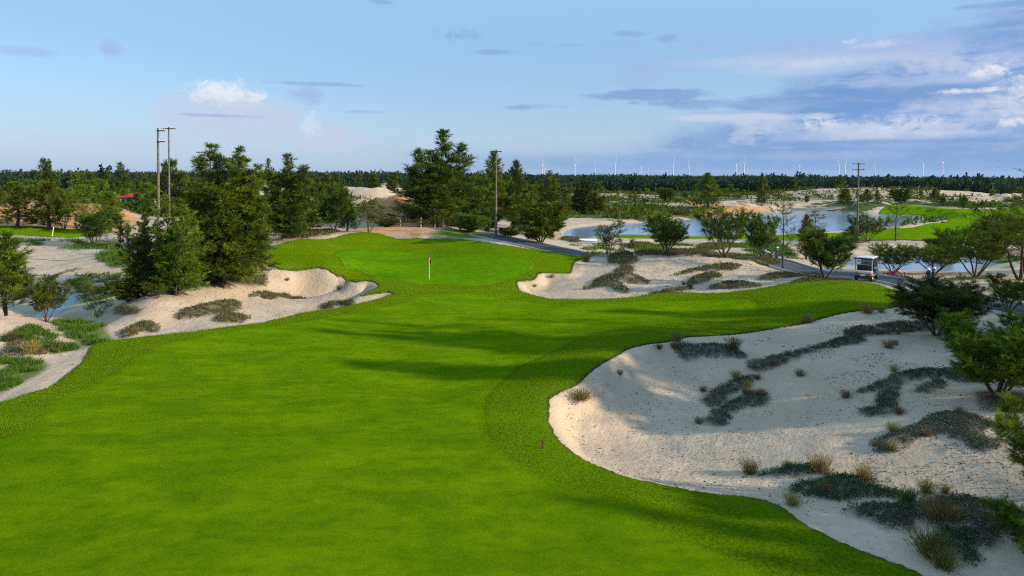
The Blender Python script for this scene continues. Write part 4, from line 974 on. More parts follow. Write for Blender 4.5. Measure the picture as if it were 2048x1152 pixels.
czz = Zg[:, None] + hh[:, None] * (.52 + .48 * u[..., 2])
O = np.stack([cx_, cy_, czz], -1).reshape(-1, 3)
D = unit(rng.normal(0, .7, (len(O), 3)) + np.array([0, 0, .6]))
ti = np.zeros((len(O), 4)); ti[:, 0] = np.repeat(rng.uniform(0, .6, N), per) + rng.uniform(0, .1, len(O)); ti[:, 1] = np.repeat(rng.uniform(0, .7, N), per)
g.sprays(O, D, rng.uniform(1.6, 3.0, len(O)), rng.uniform(1.0, 1.8, len(O)), rng, ti)
o = newobj('distant_wood', g.mesh('distant_wood', [L_FAR], False, True)); setp(o, 'distant dark wood stretching along the whole horizon', 'wood', kind='stuff')
# ------------------------------------------------------------------ creeping mats, wild grass, debris: stuff nobody could count
def scatter(P, step_at, rng, jitter_edge=.12, far=3):
    lo, hi = P.min(0) - .3, P.max(0) + .3; c = P.mean(0); d = math.hypot(*c); st = step_at(d)
    n = int((hi[0] - lo[0]) * (hi[1] - lo[1]) / st ** 2)
    n = min(n, 60000)
    p = rng.uniform(lo, hi, (n, 2)); s = sdf(p[:, 0], p[:, 1], P, far)
    k = s + jitter_edge * 2 * fbm(p[:, 0] * 1.7, p[:, 1] * 1.7, 101, 3) > rng.uniform(-.10, .16, n)
    return p[k], d
def clumps(g, p, z, rad_, hgt, per, L, W, rng, up=.5, tone=None):
    n = len(p)
    o = np.zeros((n, per, 3)); o[..., :2] = p[:, None] + rng.normal(0, rad_, (n, per, 2)); o[..., 2] = z[:, None] + rng.uniform(-.02, hgt, (n, per))
    D = unit(rng.normal(0, .8, (n * per, 3)) + np.array([0, 0, up]))
    ti = np.zeros((n * per, 4)); ti[:, 0] = np.clip(np.repeat(rng.uniform(0, 1, n) if tone is None else tone, per) * .7 + rng.uniform(0, .3, n * per), 0, 1); ti[:, 1] = rng.uniform(0, 1, n * per) ** 1.5
    g.sprays(o.reshape(-1, 3), D, L * rng.uniform(.6, 1.4, n * per), W * rng.uniform(.7, 1.3, n * per), rng, ti)
rng = np.random.default_rng(77)
g1 = Geo(); g2 = Geo(); g1o = Geo()
for k, P in enumerate(P_MATS):
    p, d = scatter(P, lambda d: max(.066, d * .0026), rng)
    if not len(p): continue
    z = zfinal(p[:, 0], p[:, 1]); f = max(1, d / 32)
    hole = fbm(p[:, 0] * .9, p[:, 1] * .9, 111, 3) + .55 * vnoise(p[:, 0] * 4.5 / f, p[:, 1] * 4.5 / f, 117) > -.36
    p = p[hole]; z = z[hole]
    kind_ = g2 if k in (8, 9, 11) else g1o if k >= 13 else g1
    clumps(kind_, p, z, .05 * f, .10 * (1 + .25 * (f - 1)), 5, .080 * f, .036 * f, rng, .45, np.clip(.5 + fbm(p[:, 0] * .8, p[:, 1] * .8, 113, 2), 0, 1))
o = newobj('ground_cover', g1.mesh('creeper', [L_MAT], False, True)); setp(o, 'grey green creeping plants matting the dune ridges right of the fairway', 'creeper', kind='stuff')
o = newobj('ground_cover', g2.mesh('creeper_green', [L_MATG], False, True)); setp(o, 'dark green creeping plants on the nearest dunes by the bunker mouth', 'creeper', kind='stuff')
o = newobj('ground_cover', g1o.mesh('creeper_olive', [L_MATO], False, True)); setp(o, 'olive brown creeping plants on the farther dunes and the left bunker', 'creeper', kind='stuff')
g3 = Geo()
for P in P_WILD:
    p, d = scatter(P, lambda d: max(.07, d * .0020), rng, .3); p = p[fbm(p[:, 0] * .7, p[:, 1] * .9, 119, 3) > -.12]; z = zfinal(p[:, 0], p[:, 1]); f = d / 40
    clumps(g3, p, z, .05 * f, .05, 5, .26 * f ** .6, .022 * f, rng, 1.3, np.clip(.5 + fbm(p[:, 0] * .6, p[:, 1] * .6, 113, 2), 0, 1))
# rough scrub dotted over the sand between road and ponds, and over the left basin rim
for (reg, n, thr) in (([(1120,486),(1560,486),(1600,520),(1300,502),(1180,508)], 2400, .14), ([(1700,500),(2060,498),(2060,508),(1700,508)], 800, .12), ([(20,478),(240,485),(245,515),(200,512),(140,498),(20,492)], 900, .12),
                      ([(150,560),(240,530),(245,585),(190,640),(160,600)], 900, .10), ([(-20,690),(60,650),(110,668),(60,720),(-20,730)], 700, .05), ([(1870,560),(2060,540),(2060,600),(1900,610)], 500, .1)):
    P = trace(reg); lo, hi = P.min(0), P.max(0); p = rng.uniform(lo, hi, (n * 4, 2)); k = (sdf(p[:, 0], p[:, 1], P, 3) > 0) & (fbm(p[:, 0] * .35, p[:, 1] * .5, 121, 3) > thr); p = p[k][:n]
    if len(p):
        z = zfinal(p[:, 0], p[:, 1]); f = math.hypot(*P.mean(0)) / 40
        clumps(g3, p, z, .13 * f, .06, 12, .16 * f, .03 * f, rng, .8)
o = newobj('wild_grass', g3.mesh('wild_grass', [L_GRASS], False, True)); setp(o, 'wild green grass and scrub growing on the gully floor and between road and ponds', 'grass', kind='stuff')
# field scrub beyond the pond
g4 = Geo(); n = 9000
az_ = rng.uniform(-.72, .72, n); d = rng.uniform(0, 1, n); d = 175 * (430 / 175) ** d; X = d * np.sin(az_); Y = d * np.cos(az_)
k = (fbm(X / 16, Y / 26, 131, 3) > -.02 + .22 * sstep(.22, .45, az_)) & (sdf(X, Y, P_PONDS[0][1], 5) < -4) & (sdf(X, Y, P_LAWNS[1], 5) < -2); X = X[k]; Y = Y[k]; d = d[k]
for a in range(0, len(X), 2000):
    p = np.column_stack([X, Y])[a:a + 2000]; f = d[a:a + 2000].mean() / 200
    clumps(g4, p, zfinal(p[:, 0], p[:, 1]), .8 * f, .7 * f, 14, .9 * f, .34 * f, rng, .6)
o = newobj('field_scrub', g4.mesh('field_scrub', [L_MID], False, True)); setp(o, 'low green scrub over the rough field beyond the pond', 'scrub', kind='stuff')
# loose twigs, cones and leaf bits on the sand
g5 = Geo(); M_TW = m_simple('twigs', (.05, .04, .03), (.14, .11, .08), 5)
def bits(reg, n, s0, s1, thr=-9):
    P = trace(reg); lo, hi = P.min(0), P.max(0); p = rng.uniform(lo, hi, (n * 3, 2))
    k = (sdf(p[:, 0], p[:, 1], P, 3) > 0) & (sdf(p[:, 0], p[:, 1], P_FAIR, 3) < -.15) & (fbm(p[:, 0] * .5, p[:, 1] * .5, 141, 3) > thr); p = p[k][:n]; z = zfinal(p[:, 0], p[:, 1])
    O = np.column_stack([p, z + .012]); D = unit(rng.normal(0, 1, (len(O), 3)) * np.array([1, 1, .25])); L = rng.uniform(s0, s1, len(O)) ** 1.0
    g5.sprays(O, D, L, L * rng.uniform(.12, .6, len(O)), rng, np.zeros((len(O), 4)))
bits([(1150,770),(1340,720),(1700,690),(1960,760),(2060,1150),(1830,1150),(1560,1010),(1240,950),(1110,860)], 3600, .03, .13, -.02)
bits([(1380,690),(1800,620),(1990,700),(1960,780),(1560,760)], 2600, .04, .16, .0)
bits([(1150,770),(1340,720),(1700,690),(1960,760),(2060,1150),(1830,1150),(1560,1010),(1240,950),(1110,860)], 1200, .02, .07)
bits([(1600,900),(2060,880),(2060,1150),(1830,1150)], 1600, .03, .12, .02)
bits([(1180,560),(1230,510),(1560,520),(1640,550),(1400,580),(1200,595)], 1500, .08, .26, .02)
bits([(230,580),(380,560),(600,560),(640,610),(420,655),(240,675)], 1400, .06, .2, .05)
bits([(0,480),(240,488),(240,600),(100,560),(0,540)], 1500, .10, .32, .02)
bits([(0,640),(160,640),(260,690),(120,760),(0,800)], 800, .05, .16, .0)
bits([(380,545),(530,543),(530,562),(400,575)], 1500, .1, .3); bits([(1950,785),(2080,785),(2080,825),(1960,825)], 1500, .04, .12)
o = newobj('debris', g5.mesh('debris', [M_TW])); setp(o, 'loose twigs and dry leaf bits scattered over the sand', 'debris', kind='stuff')
# shaggy grass blades along the turf edge
g6 = Geo(); E = smooth_poly(P_FAIR, 2); seg = np.roll(E, -1, 0) - E; Ls = np.hypot(seg[:, 0], seg[:, 1]); mid = E + seg * .5; dm = np.hypot(mid[:, 0], mid[:, 1])
k = (dm < 105) & (dm > 14); cnt = (Ls * np.clip(2600 / dm, 20, 130) * k).astype(int)
ii = np.repeat(np.arange(len(E)), cnt); p = E[ii] + seg[ii] * rng.uniform(0, 1, (len(ii), 1)); nrm = np.column_stack([-seg[ii, 1], seg[ii, 0]]) / Ls[ii, None]
p = p + nrm * rng.normal(0, .07, (len(ii), 1)); s = sdf(p[:, 0], p[:, 1], P_FAIR, 2) + .11 * fbm(p[:, 0] * 5, p[:, 1] * 5, 91, 2) + .18 * vnoise(p[:, 0] * 1.3, p[:, 1] * 1.3, 93)
p = p[(s > -.03) & (s < .25)]; z = zfinal(p[:, 0], p[:, 1]) + .05; f = np.clip(np.hypot(p[:, 0], p[:, 1]) / 26, 1, 3)
D = unit(rng.normal(0, .5, (len(p), 3)) + np.array([0, 0, .9])); ti = np.zeros((len(p), 4)); ti[:, 0] = rng.uniform(0, 1, len(p)); ti[:, 1] = rng.uniform(0, .9, len(p))
g6.sprays(np.column_stack([p, z]), D, .06 * f, .012 * f, rng, ti)
o = newobj('edge_grass', g6.mesh('edge_grass', [L_GRASS], False, True)); setp(o, 'shaggy grass blades along the bunker edges of the fairway', 'grass', kind='stuff')

# blades standing in the turf, denser where the turf is near
L_BLADE = mat_leaf('turf_blades', (.058, .160, .003), (.195, .315, .004), (.33, .39, .012))
n = 520000; r = 13 * (75 / 13) ** rng.uniform(0, 1, n); a = rng.uniform(-.66, .66, n); X = r * np.sin(a); Y = r * np.cos(a)
s = sdf(X, Y, P_FAIR, 1); k = (s > .12) & (sdf(X, Y, P_GREEN, 1) < 0); X = X[k]; Y = Y[k]; r = r[k]
cu = sdf(X, Y, P_CUT, 2); ro = 1 - sstep(-.3, .3, cu); dens = rng.uniform(0, 1, len(X)) < .60 + .40 * ro; X = X[dens]; Y = Y[dens]; r = r[dens]; ro = ro[dens]
z = zbase(X, Y) + (.46 * vnoise(X / 9, Y / 6.5, 31) + .17 * vnoise(X / 4.2, Y / 2.4, 33) + .045 * vnoise(X / 1.9, Y / 1.1, 35) + .006 * vnoise(X / .45, Y / .4, 37)) + .092
f = r / 22; tone = np.clip(.5 + .8 * fbm(X / 1.6, Y / 1.3, 151, 4), 0, 1); ti = np.zeros((len(X), 4)); ti[:, 0] = np.clip(tone + rng.normal(0, .22, len(X)), 0, 1); ti[:, 1] = rng.uniform(0, 1, len(X)) ** .8
D = unit(rng.normal(0, .55, (len(X), 3)) + np.array([0, 0, 1.0])); g7 = Geo(); L = (.022 + .020 * ro) * f ** .8 * rng.uniform(.6, 1.3, len(X))
g7.sprays(np.column_stack([X, Y, z]), D, L, .012 * f, rng, ti)
o = newobj('turf_blades', g7.mesh('turf_blades', [L_BLADE], False, True)); setp(o, 'short green grass blades standing in the mown fairway', 'grass', kind='stuff')

# ------------------------------------------------------------------ single grass tufts
def tuft(seed, n, h, spread, w, leaf):
    r = np.random.default_rng(seed); g = Geo(); O = np.zeros((n, 3)); O[:, :2] = r.normal(0, .10, (n, 2)) * spread; O[:, 2] = -.03
    for q in range(3):                      # a bent blade in three pieces
        if q == 0: D = unit(np.column_stack([r.normal(0, .26, n), r.normal(0, .26, n), np.ones(n)]) + O * np.array([1.6, 1.6, 0])); L = h * r.uniform(.5, 1.1, n) / 3
        ti = np.zeros((n, 4)); rr_ = np.random.default_rng(seed + 9); ti[:, 0] = rr_.uniform(0, 1, n); ti[:, 1] = rr_.uniform(0, 1, n)
        g.sprays(O, D, L * 1.25, w, r, ti); O = O + D * L[:, None]; D = unit(D * np.array([1.18, 1.18, .9]) + r.normal(0, .06, (n, 3)))
    m_ = g.mesh('tuft', [leaf], False, True); return m_
TU = {'straw': tuft(1, 300, .55, 1.0, .013, L_STRAW), 'reed': tuft(2, 340, .58, .9, .013, L_REED), 'red': tuft(3, 260, .50, 1.0, .014, L_RED), 'wide': tuft(4, 520, .50, 1.9, .014, L_STRAW), 'green': tuft(5, 340, .55, 1.2, .014, L_GRASS)}
for kind, px, py, hpx, lab in (
 ('wide', 1160, 804, 26, 'golden dry grass tuft nearest the turf edge of the big bunker'), ('red', 1240, 752, 14, 'small dry tuft alone on the upper bunker sand'),
 ('red', 1318, 698, 16, 'reddish tuft at the upper rim of the big bunker'), ('red', 1350, 696, 20, 'reddish dry tuft touching the end of the topmost creeper mat'), ('straw', 1354, 684, 22, 'yellow tuft growing out of the turf edge above the big bunker'),
 ('reed', 1466, 700, 26, 'tall tuft standing in the topmost creeper mat of the big bunker'), ('reed', 1500, 948, 30, 'grey green tuft at the tip of a long low mat near the bunker mouth'),
 ('straw', 1640, 942, 38, 'tall straw tuft at the end of the long low mat'), ('reed', 1576, 936, 18, 'thin tuft in the middle of the long low mat'),
 ('straw', 1728, 958, 32, 'brown tuft on the large green mat in the lower dunes'), ('straw', 1650, 984, 22, 'pale tuft low on the large green mat'),
 ('straw', 1584, 1010, 30, 'straw tuft by itself on sand close to the turf edge'), ('green', 1816, 1008, 36, 'fresh green tuft between two mats in the lower dunes'),
 ('reed', 1852, 988, 28, 'tuft at the head of the bottom mat'), ('straw', 1890, 988, 22, 'broad low straw tuft on the upper rim of the bottom mat'), ('straw', 1876, 1038, 50, 'large straw tuft inside the bottom mat'), ('straw', 1906, 1042, 34, 'leaning straw tuft beside the large one in the bottom mat'),
 ('reed', 1858, 1112, 58, 'big olive tuft at the lower edge of the bottom mat'), ('reed', 1888, 1138, 46, 'big olive tuft nearest the bottom of the dunes'),
 ('red', 1600, 753, 20, 'reddish round tuft alone on the mid dune sand'), ('red', 1692, 796, 22, 'dark dry tuft at the tip of the curved mat'), ('straw', 1788, 744, 16, 'pale tuft on top of the curved mat'), ('red', 1797, 830, 20, 'dry tuft on the lower end of the curved mat'),
 ('reed', 1787, 866, 22, 'upright tuft over the broad mat in the right dunes'), ('red', 1854, 874, 20, 'dark tuft in the middle of the broad mat'), ('reed', 1783, 903, 16, 'small tuft below the broad mat'), ('red', 1748, 892, 16, 'reddish tuft at the left tip of the broad mat'), ('red', 1918, 826, 18, 'faded tuft behind the broad mat'),
 ('red', 1397, 847, 20, 'rusty tuft beside the lower end of the middle bunker mat'), ('red', 1406, 783, 16, 'dark tuft at the left tip of the middle bunker mat'), ('straw', 1472, 758, 18, 'straw tuft on top of the middle bunker mat'), ('red', 1492, 788, 20, 'reddish tuft in the lower bunker mat'), ('red', 1524, 790, 20, 'reddish tuft at the right end of the lower bunker mat'), ('straw', 1494, 776, 16, 'small straw tuft between the two middle bunker mats'), ('red', 1515, 760, 14, 'dry tuft right of the middle bunker mat'),
 ('red', 1545, 732, 20, 'rusty tuft at the left end of the long ridge mat'), ('red', 1575, 712, 14, 'faint dry tuft on the long ridge mat'), ('red', 1778, 697, 24, 'dark red tuft on the open dune below the umbrella tree'), ('red', 1790, 690, 16, 'small dark tuft next to the red one on the open dune'), ('red', 1693, 668, 14, 'little reddish tuft above the long ridge mat'),
 ('red', 1742, 662, 16, 'tuft left of the umbrella tree mat'), ('red', 1780, 655, 14, 'tuft in the shade left of the umbrella tree'), ('straw', 1616, 647, 22, 'straw tuft on the turf edge of the upper dune'), ('straw', 1735, 628, 24, 'bright straw tuft at the fairway tip edge'), ('straw', 1762, 626, 16, 'low straw tuft right of the bright one at the fairway tip'),
 ('straw', 1104, 560, 8, 'small orange tuft in the left bay of the green side bunker'), ('straw', 1070, 574, 7, 'tiny tuft at the left end of the green side bunker'), ('straw', 1170, 578, 10, 'brown tuft at the tip of the star shaped mat'), ('reed', 1172, 524, 16, 'olive tuft at the corner of turf and sand beside the road'), ('straw', 1334, 584, 9, 'straw tuft on the strip of mat along the turf'), ('straw', 1367, 570, 9, 'orange tuft at the foot of the upper dune mat'), ('straw', 1446, 578, 11, 'pale tuft in the mat close to the fairway edge'),
 ('straw', 575, 562, 7, 'orange dry tuft in the left bunker below the lip'), ('reed', 678, 580, 10, 'pale tuft on the shaded face of the left bunker'), ('straw', 62, 705, 30, 'bushy straw tuft by the left edge path'), ('reed', 20, 684, 22, 'brown tuft on the sand hump at the left edge'), ('straw', 270, 668, 14, 'straw tuft on the mat where the gully ends')):
    p = hitf(px, py); f = (p - CAM) @ fwd; h = hpx * f / F * (.85 if kind != 'red' else .75); e = newobj('grass_tuft', TU[kind]); e.location = p; s = h / .5; e.scale = (s, s, s * 1.0); e.rotation_euler = (0, 0, random.uniform(0, 6.28)); setp(e, lab, 'grass tuft', group='dry grass tufts on the sand')
# ------------------------------------------------------------------ objects
def flat(nm, c, rough=.5, metal=0.0, **kw):
    t = NT(nm); P = t.n('ShaderNodeTexCoord').outputs['Object']; n = t.noise(P, 9, 4, .6)
    k = lambda q: tuple(min(1, v * q) for v in c)
    return t.out(t.mix(t.ramp(n, .3, .7), k(.82), k(1.08)), t.math('MULTIPLY_ADD', n, .2, rough - .1), None, Metallic=metal, **kw)
M_WHITE = flat('white_paint', (.78, .78, .76)); M_GREYP = flat('grey_panel', (.50, .51, .55)); M_BLACK = flat('black_plastic', (.02, .02, .024)); M_RED = flat('red_paint', (.62, .02, .035)); M_REDL = flat('red_lens', (.55, .01, .01), .2)
M_POLE = m_simple('pole_concrete', (.11, .09, .085), (.20, .165, .145), 2, .9); M_STEEL = flat('dark_steel', (.07, .075, .09), .5, .6); M_YEL = flat('yellow_paint', (.75, .36, .02)); M_ROOF = flat('red_roof', (.50, .03, .05)); M_GLASS = flat('dark_glass', (.03, .05, .06), .08)
M_CYAN = flat('pale_blue_pipe', (.38, .60, .68)); M_SKIN = flat('skin', (.36, .20, .13)); M_DARKC = flat('dark_cloth', (.02, .025, .05)); M_WHITEC = flat('white_cloth', (.70, .72, .78)); M_TURB = flat('turbine_white', (.85, .86, .88)); M_WOOD = m_simple('weathered_wood', (.10, .07, .045), (.20, .15, .10), 8); M_RUSTY = flat('brown_stake', (.14, .05, .02)); M_PINK = flat('pink_cloth', (.30, .17, .20))

def thing(name, loc, label, cat, rz=0.0, group=None):
    e = bpy.data.objects.new(name, None); link(e); e.empty_display_size = .4; e.location = loc; e.rotation_euler = (0, 0, rz); return setp(e, label, cat, group)
def part(name, g, mats, parent, smooth=False): return newobj(name, g.mesh(name, mats, smooth), parent)
def G(): return Geo()

# power poles
def pole(px, d, pyt, label, arms, r=.17, rot=0.0, mat=None):
    b = ground_d(px, d); f = (b - CAM) @ fwd; _, yb = proj(b); H = (yb - pyt) * f / F
    for _ in range(3): _, yt = proj(b + np.array([0, 0, H])); H += (yt - pyt) * f / F
    e = thing('power_pole', b, label, 'power pole', rot, 'concrete power poles')
    g = G(); g.tube([(0, 0, z) for z in np.linspace(-.4, H, 9)], r * 1.45, r * .8, 10); part('pole_shaft', g, [mat or M_POLE], e, True)
    for (dz, L, off) in arms:
        g = G(); g.box((off, .16, H - dz), (L, .12, .13)); g.box((off, -.16, H - dz), (L, .12, .13)); c = part('crossarm', g, [M_STEEL], e)
        g = G(); 
        for x in (-.46, -.2, .2, .46): g.tube([(off + L * x, 0, H - dz + .06), (off + L * x, 0, H - dz + .16), (off + L * x, 0, H - dz + .34)], .07, .04, 6)
        part('insulator', g, [M_GREYP], c, True)
    return e
pole(317, 88, 256, 'taller bare concrete pole of the left pair, with two short side brackets', [(.35, .9, .35), (1.75, .9, .35)], .15, .1)
pole(338.5, 104, 254, 'thinner concrete pole of the left pair with a single crossarm', [(.25, 1.9, 0)], .125, .05)
pole(992, 100, 299, 'concrete pole with one crossarm standing behind the putting green', [(.30, 1.6, 0)], .135, 0.0)
pole(1716, 123, 325, 'concrete pole with two crossarms beside the far fairway', [(.25, 2.1, 0), (1.3, 2.1, 0)], .16, .05)
pole(54, 280, 364, 'short pale pole in front of the left green belt', [(.2, .6, 0)], .16)
pole(1150, 280, 374, 'pale thin pole in the rough field, left of the dark round shrub', [], .18)
pole(1311, 285, 373, 'small pale pole right in front of the dark round shrub', [], .16)
pole(1219, 262, 393, 'short pole low in the rough field', [], .15)
pole(1243, 500, 347, 'distant pole before the wood under the turbines', [(.4, 1.4, 0)], .24)
pole(1640, 430, 354, 'distant pole before the wood, right of the narrow bank tree', [(.4, 2.0, 0)], .22)
pole(1985, 330, 366, 'pale distant pole on the far dunes at the right', [(.3, 1.4, 0)], .18)
# mast on the skyline
b = ground_d(801, 900); e = thing('radio_mast', b, 'thin radio mast on the horizon left of the largest tree', 'mast'); g = G(); h = 24
for a in range(3): g.tube([(.6 * math.cos(a * 2.1), .6 * math.sin(a * 2.1), 0), (.25 * math.cos(a * 2.1), .25 * math.sin(a * 2.1), h)], .16, .10, 4)
for k in range(14): g.tube([(.55 - k * .02, 0, k * 1.7), (-.3, .45, k * 1.7 + 1.2)], .05, .05, 3)
part('mast_frame', g, [M_GREYP], e); g = G(); g.tube([(0, 0, h - .2), (0, 0, h + 3)], .1, .05, 5); part('antenna', g, [M_STEEL], e)

# flag
p = hitf(858.5, 560); p[2] += .09; e = thing('golf_flag', p, 'red golf flag on a white flagstick in the putting green', 'golf flag')
g = G(); g.tube([(0, 0, -.15), (0, 0, 1.0), (.0, 0, 2.18)], .030, .020, 8); part('flagstick', g, [M_WHITE], e, True)
g = G(); n = 9; V = []
for i in range(n):
    u = i / (n - 1)
    for j in range(6): v = j / 5; V.append((.03 + .24 * u, .06 * math.sin(u * 6), 2.16 - .50 * v * (1 - .2 * u) - .26 * u + .03 * math.sin(v * 5)))
g.add(np.array(V), np.array([(i * 6 + j, i * 6 + j + 1, (i + 1) * 6 + j + 1, (i + 1) * 6 + j) for i in range(n - 1) for j in range(5)])); o = part('flag_cloth', g, [M_RED], e, True)
mo = o.modifiers.new('thick', 'SOLIDIFY'); mo.thickness = .012
g = G(); g.tube([(0, 0, .0), (0, 0, .012)], .054, .054, 14); part('hole_cup', g, [M_WHITE], e)

# sprinkler stake on the turf
p = hitf(1085, 905); e = thing('marker_stake', p, 'short brown stake standing in the turf near the big bunker', 'stake')
g = G(); g.box((0, 0, .14), (.055, .035, .50)); part('stake', g, [M_RUSTY], e); g = G(); g.box((.005, 0, .40), (.085, .045, .12), (.2, 'Y')); part('stake_head', g, [M_RUSTY], e)
# marker posts
def post(px, pyb, pyt, lab, d=None, lean=0.0, mat=M_WHITE, r=.05):
    b = hitf(px, pyb) if d is None else ground_d(px, d); f = (b - CAM) @ fwd; H = (pyb - pyt) * f / F
    e = thing('marker_post', b, lab, 'post'); e.rotation_euler = (0, lean, 0); g = G(); g.tube([(0, 0, -.2), (0, 0, H * .9)], r, r, 8); part('post', g, [mat], e, True)
    g = G(); g.tube([(0, 0, H * .9), (0, 0, H * .97), (0, 0, H)], [r * 1.15, r * 1.15, r * .5], 0, 8); part('post_cap', g, [M_WHITE], e, True)
post(104, 474, 455, 'slanting pale yellow marker pole on the left lawn strip', None, .18, flat('cream', (.70, .68, .38)), .09)
post(842, 446, 424, 'small white post at the foot of the largest tree', 118); post(870, 470, 431, 'taller white post just beyond the green mound', 112); post(801, 470, 456, 'white post on the crest behind the green', 110, r=.04)
# fallen log in the basin
P0 = hitf(98, 561); P1 = hitf(166, 540); e = thing('fallen_log', P0, 'dark fallen branch lying across the rim of the sand basin', 'log'); g = G(); q = P1 - P0
pts = [q * t_ + np.array([0, 0, .12 + .25 * math.sin(t_ * 3)]) for t_ in np.linspace(0, 1, 9)]; g.tube(pts, .17, .06, 8); part('log', g, [M_WOOD], e, True)
for s in (.3, .55, .8):
    g = G(); o_ = pts[int(s * 8)]; g.tube([o_, o_ + np.array([.3, -.3, .25]), o_ + np.array([.7, -.5, .3])], .05, .02, 5); part('twig', g, [M_WOOD], e, True)
# pale blue pipes by the pond path
P0 = hitf(1158, 482); P1 = hitf(1194, 483); q = P1 - P0; e = thing('pipe_stack', P0, 'pale blue and white pipes laid on the sand before the pond', 'pipes'); 
for k in range(3):
    g = G(); o_ = np.array([0, .3 * k, .12 + .12 * (k == 1)]); g.tube([o_, o_ + q * .97], .12, .12, 8); part('pipe', g, [M_CYAN if k != 1 else M_WHITE], e, True)

# utility cart
b = hitf(1713, 561); 
d_c = 63.0; b = ground_d(1729, d_c); b[2] = GZ(b[0], b[1]) + .06
e = thing('utility_cart', b, 'white and grey electric utility cart parked on the road, seen from behind', 'utility cart', rad(-40)); CART = e
def P_(name, boxes, mat, parent=None, bev=.03):
    g = G()
    for c, s, *r in boxes: g.box(c, s, *(r or []))
    o = part(name, g, [mat], parent or e)
    if bev: m_ = o.modifiers.new('bevel', 'BEVEL'); m_.width = bev; m_.segments = 2
    return o
# x right, y forward (away), z up
P_('chassis', [((0, 1.35, .36), (1.16, 2.5, .16)), ((0, .02, .34), (1.12, .10, .26))], M_BLACK)
P_('body', [((0, .30, .66), (1.28, .72, .34)), ((0, 2.35, .72), (1.20, .85, .46)), ((-.60, 1.35, .50), (.07, 1.3, .16)), ((.60, 1.35, .50), (.07, 1.3, .16))], M_GREYP, bev=.06)
P_('rear_deck', [((0, .16, .86), (1.24, .74, .06)), ((0, -.16, .80), (1.24, .05, .14))], M_WHITE)
P_('bumper', [((0, -.14, .40), (1.22, .12, .20))], M_BLACK)
for x in (-.44, .44): P_('tail_light', [((x, -.135, .64), (.26, .06, .07))], M_REDL, bev=.01)
P_('licence_plate', [((0, -.20, .54), (.30, .02, .15))], M_WHITE, bev=.004)
P_('front_seat', [((0, 1.35, .80), (1.14, .5, .14)), ((0, 1.08, 1.12), (1.14, .12, .52))], M_BLACK); P_('rear_seat', [((0, .66, .88), (1.14, .12, .20)), ((0, .58, 1.16), (1.14, .10, .38))], M_BLACK)
P_('roof', [((0, 1.15, 2.02), (1.36, 2.25, .07)), ((0, 1.15, 2.06), (1.22, 2.05, .05))], M_WHITE); P_('roof_edge', [((0, .03, 1.97), (1.34, .04, .10)), ((0, 2.27, 1.97), (1.34, .04, .10)), ((-.67, 1.15, 1.97), (.04, 2.2, .10)), ((.67, 1.15, 1.97), (.04, 2.2, .10))], M_BLACK, bev=.01)
for x in (-.60, .60):
    for y, w in ((.20, .07), (2.12, .05)): P_('roof_post', [((x, y, 1.45), (w, w, 1.10))], M_GREYP, bev=.01)
P_('cross_bar', [((0, .22, 1.78), (1.2, .05, .05)), ((0, .22, 1.42), (1.2, .05, .05))], M_GREYP, bev=.01)
P_('windscreen', [((0, 2.16, 1.48), (1.14, .02, .84))], flat('clear_screen', (.35, .48, .52), .1), bev=0)
g = G(); a = np.linspace(0, 2 * math.pi, 17); g.tube(np.column_stack([-.3 + .17 * np.cos(a), 1.85 + .05 * np.sin(a), 1.15 + .16 * np.sin(a)]), .016, .016, 6); part('steering_wheel', g, [M_BLACK], e, True)
for x in (-.76, .76): P_('mirror', [((x, 2.05, 1.50), (.17, .04, .24)), ((x * .9, 2.05, 1.50), (.14, .03, .03))], M_WHITE, bev=.01)
for x in (-.54, .54):
    for y in (.28, 2.25):
        g = G(); g.tube([(x - .10, y, .25), (x - .09, y, .25), (x + .09, y, .25), (x + .10, y, .25)], [.19, .25, .25, .19], 0, 20); w_ = part('wheel', g, [M_BLACK], e)
        s_ = 1 if x > 0 else -1; g = G(); g.tube([(x + s_ * .07, y, .25), (x + s_ * .108, y, .25), (x + s_ * .115, y, .25)], [.13, .13, .03], 0, 14); part('rim', g, [M_WHITE], w_, True)
e.scale = (1.17, 1.05, 1.05)

# red tubular frame lying by the pond
def tubes(name, segs, mat, parent, r=.05):
    g = G()
    for s_ in segs: g.tube([np.array(s_[0], float), (np.array(s_[0]) + np.array(s_[1])) / 2., np.array(s_[1], float)], r, r, 7)
    return part(name, g, [mat], parent, True)
b = hitf(1768, 552); f_ = np.array(hitf(1838, 562)) - b; L = float(np.hypot(*f_[:2])); e = thing('red_frame', b, 'red tubular frame lying collapsed at the edge of the pale pond', 'metal frame', math.atan2(f_[1], f_[0]))
tubes('long_rail', [((-.3, .1, .25), (L * .55, .0, .35)), ((L * .1, .5, 1.15), (L * .62, -.1, .25))], M_RED, e, .07); tubes('long_rail', [((L * .50, .0, .32), (L + .1, -.1, .20)), ((L * .55, .3, .22), (L, .3, .15))], M_RED, e, .06)
tubes('brace', [((.2, -.3, .2), (L * .25, .3, .7)), ((L * .22, .4, .8), (L * .42, -.4, .15)), ((0, .3, .15), (L * .4, -.3, .3))], M_RED, e, .05); tubes('upright', [((L * .62, 0, .1), (L * .60, 0, .8)), ((L * .8, 0, .1), (L * .82, 0, .6)), ((L * .70, 0, .1), (L * .70, .1, .55))], M_RED, e, .045)
g = G(); g.tube([(L * .25, .1, .62), (L * .27, .1, .78), (L * .30, .1, .92)], [.10, .17, .08], 0, 8); part('float', g, [M_WHITE], e, True)

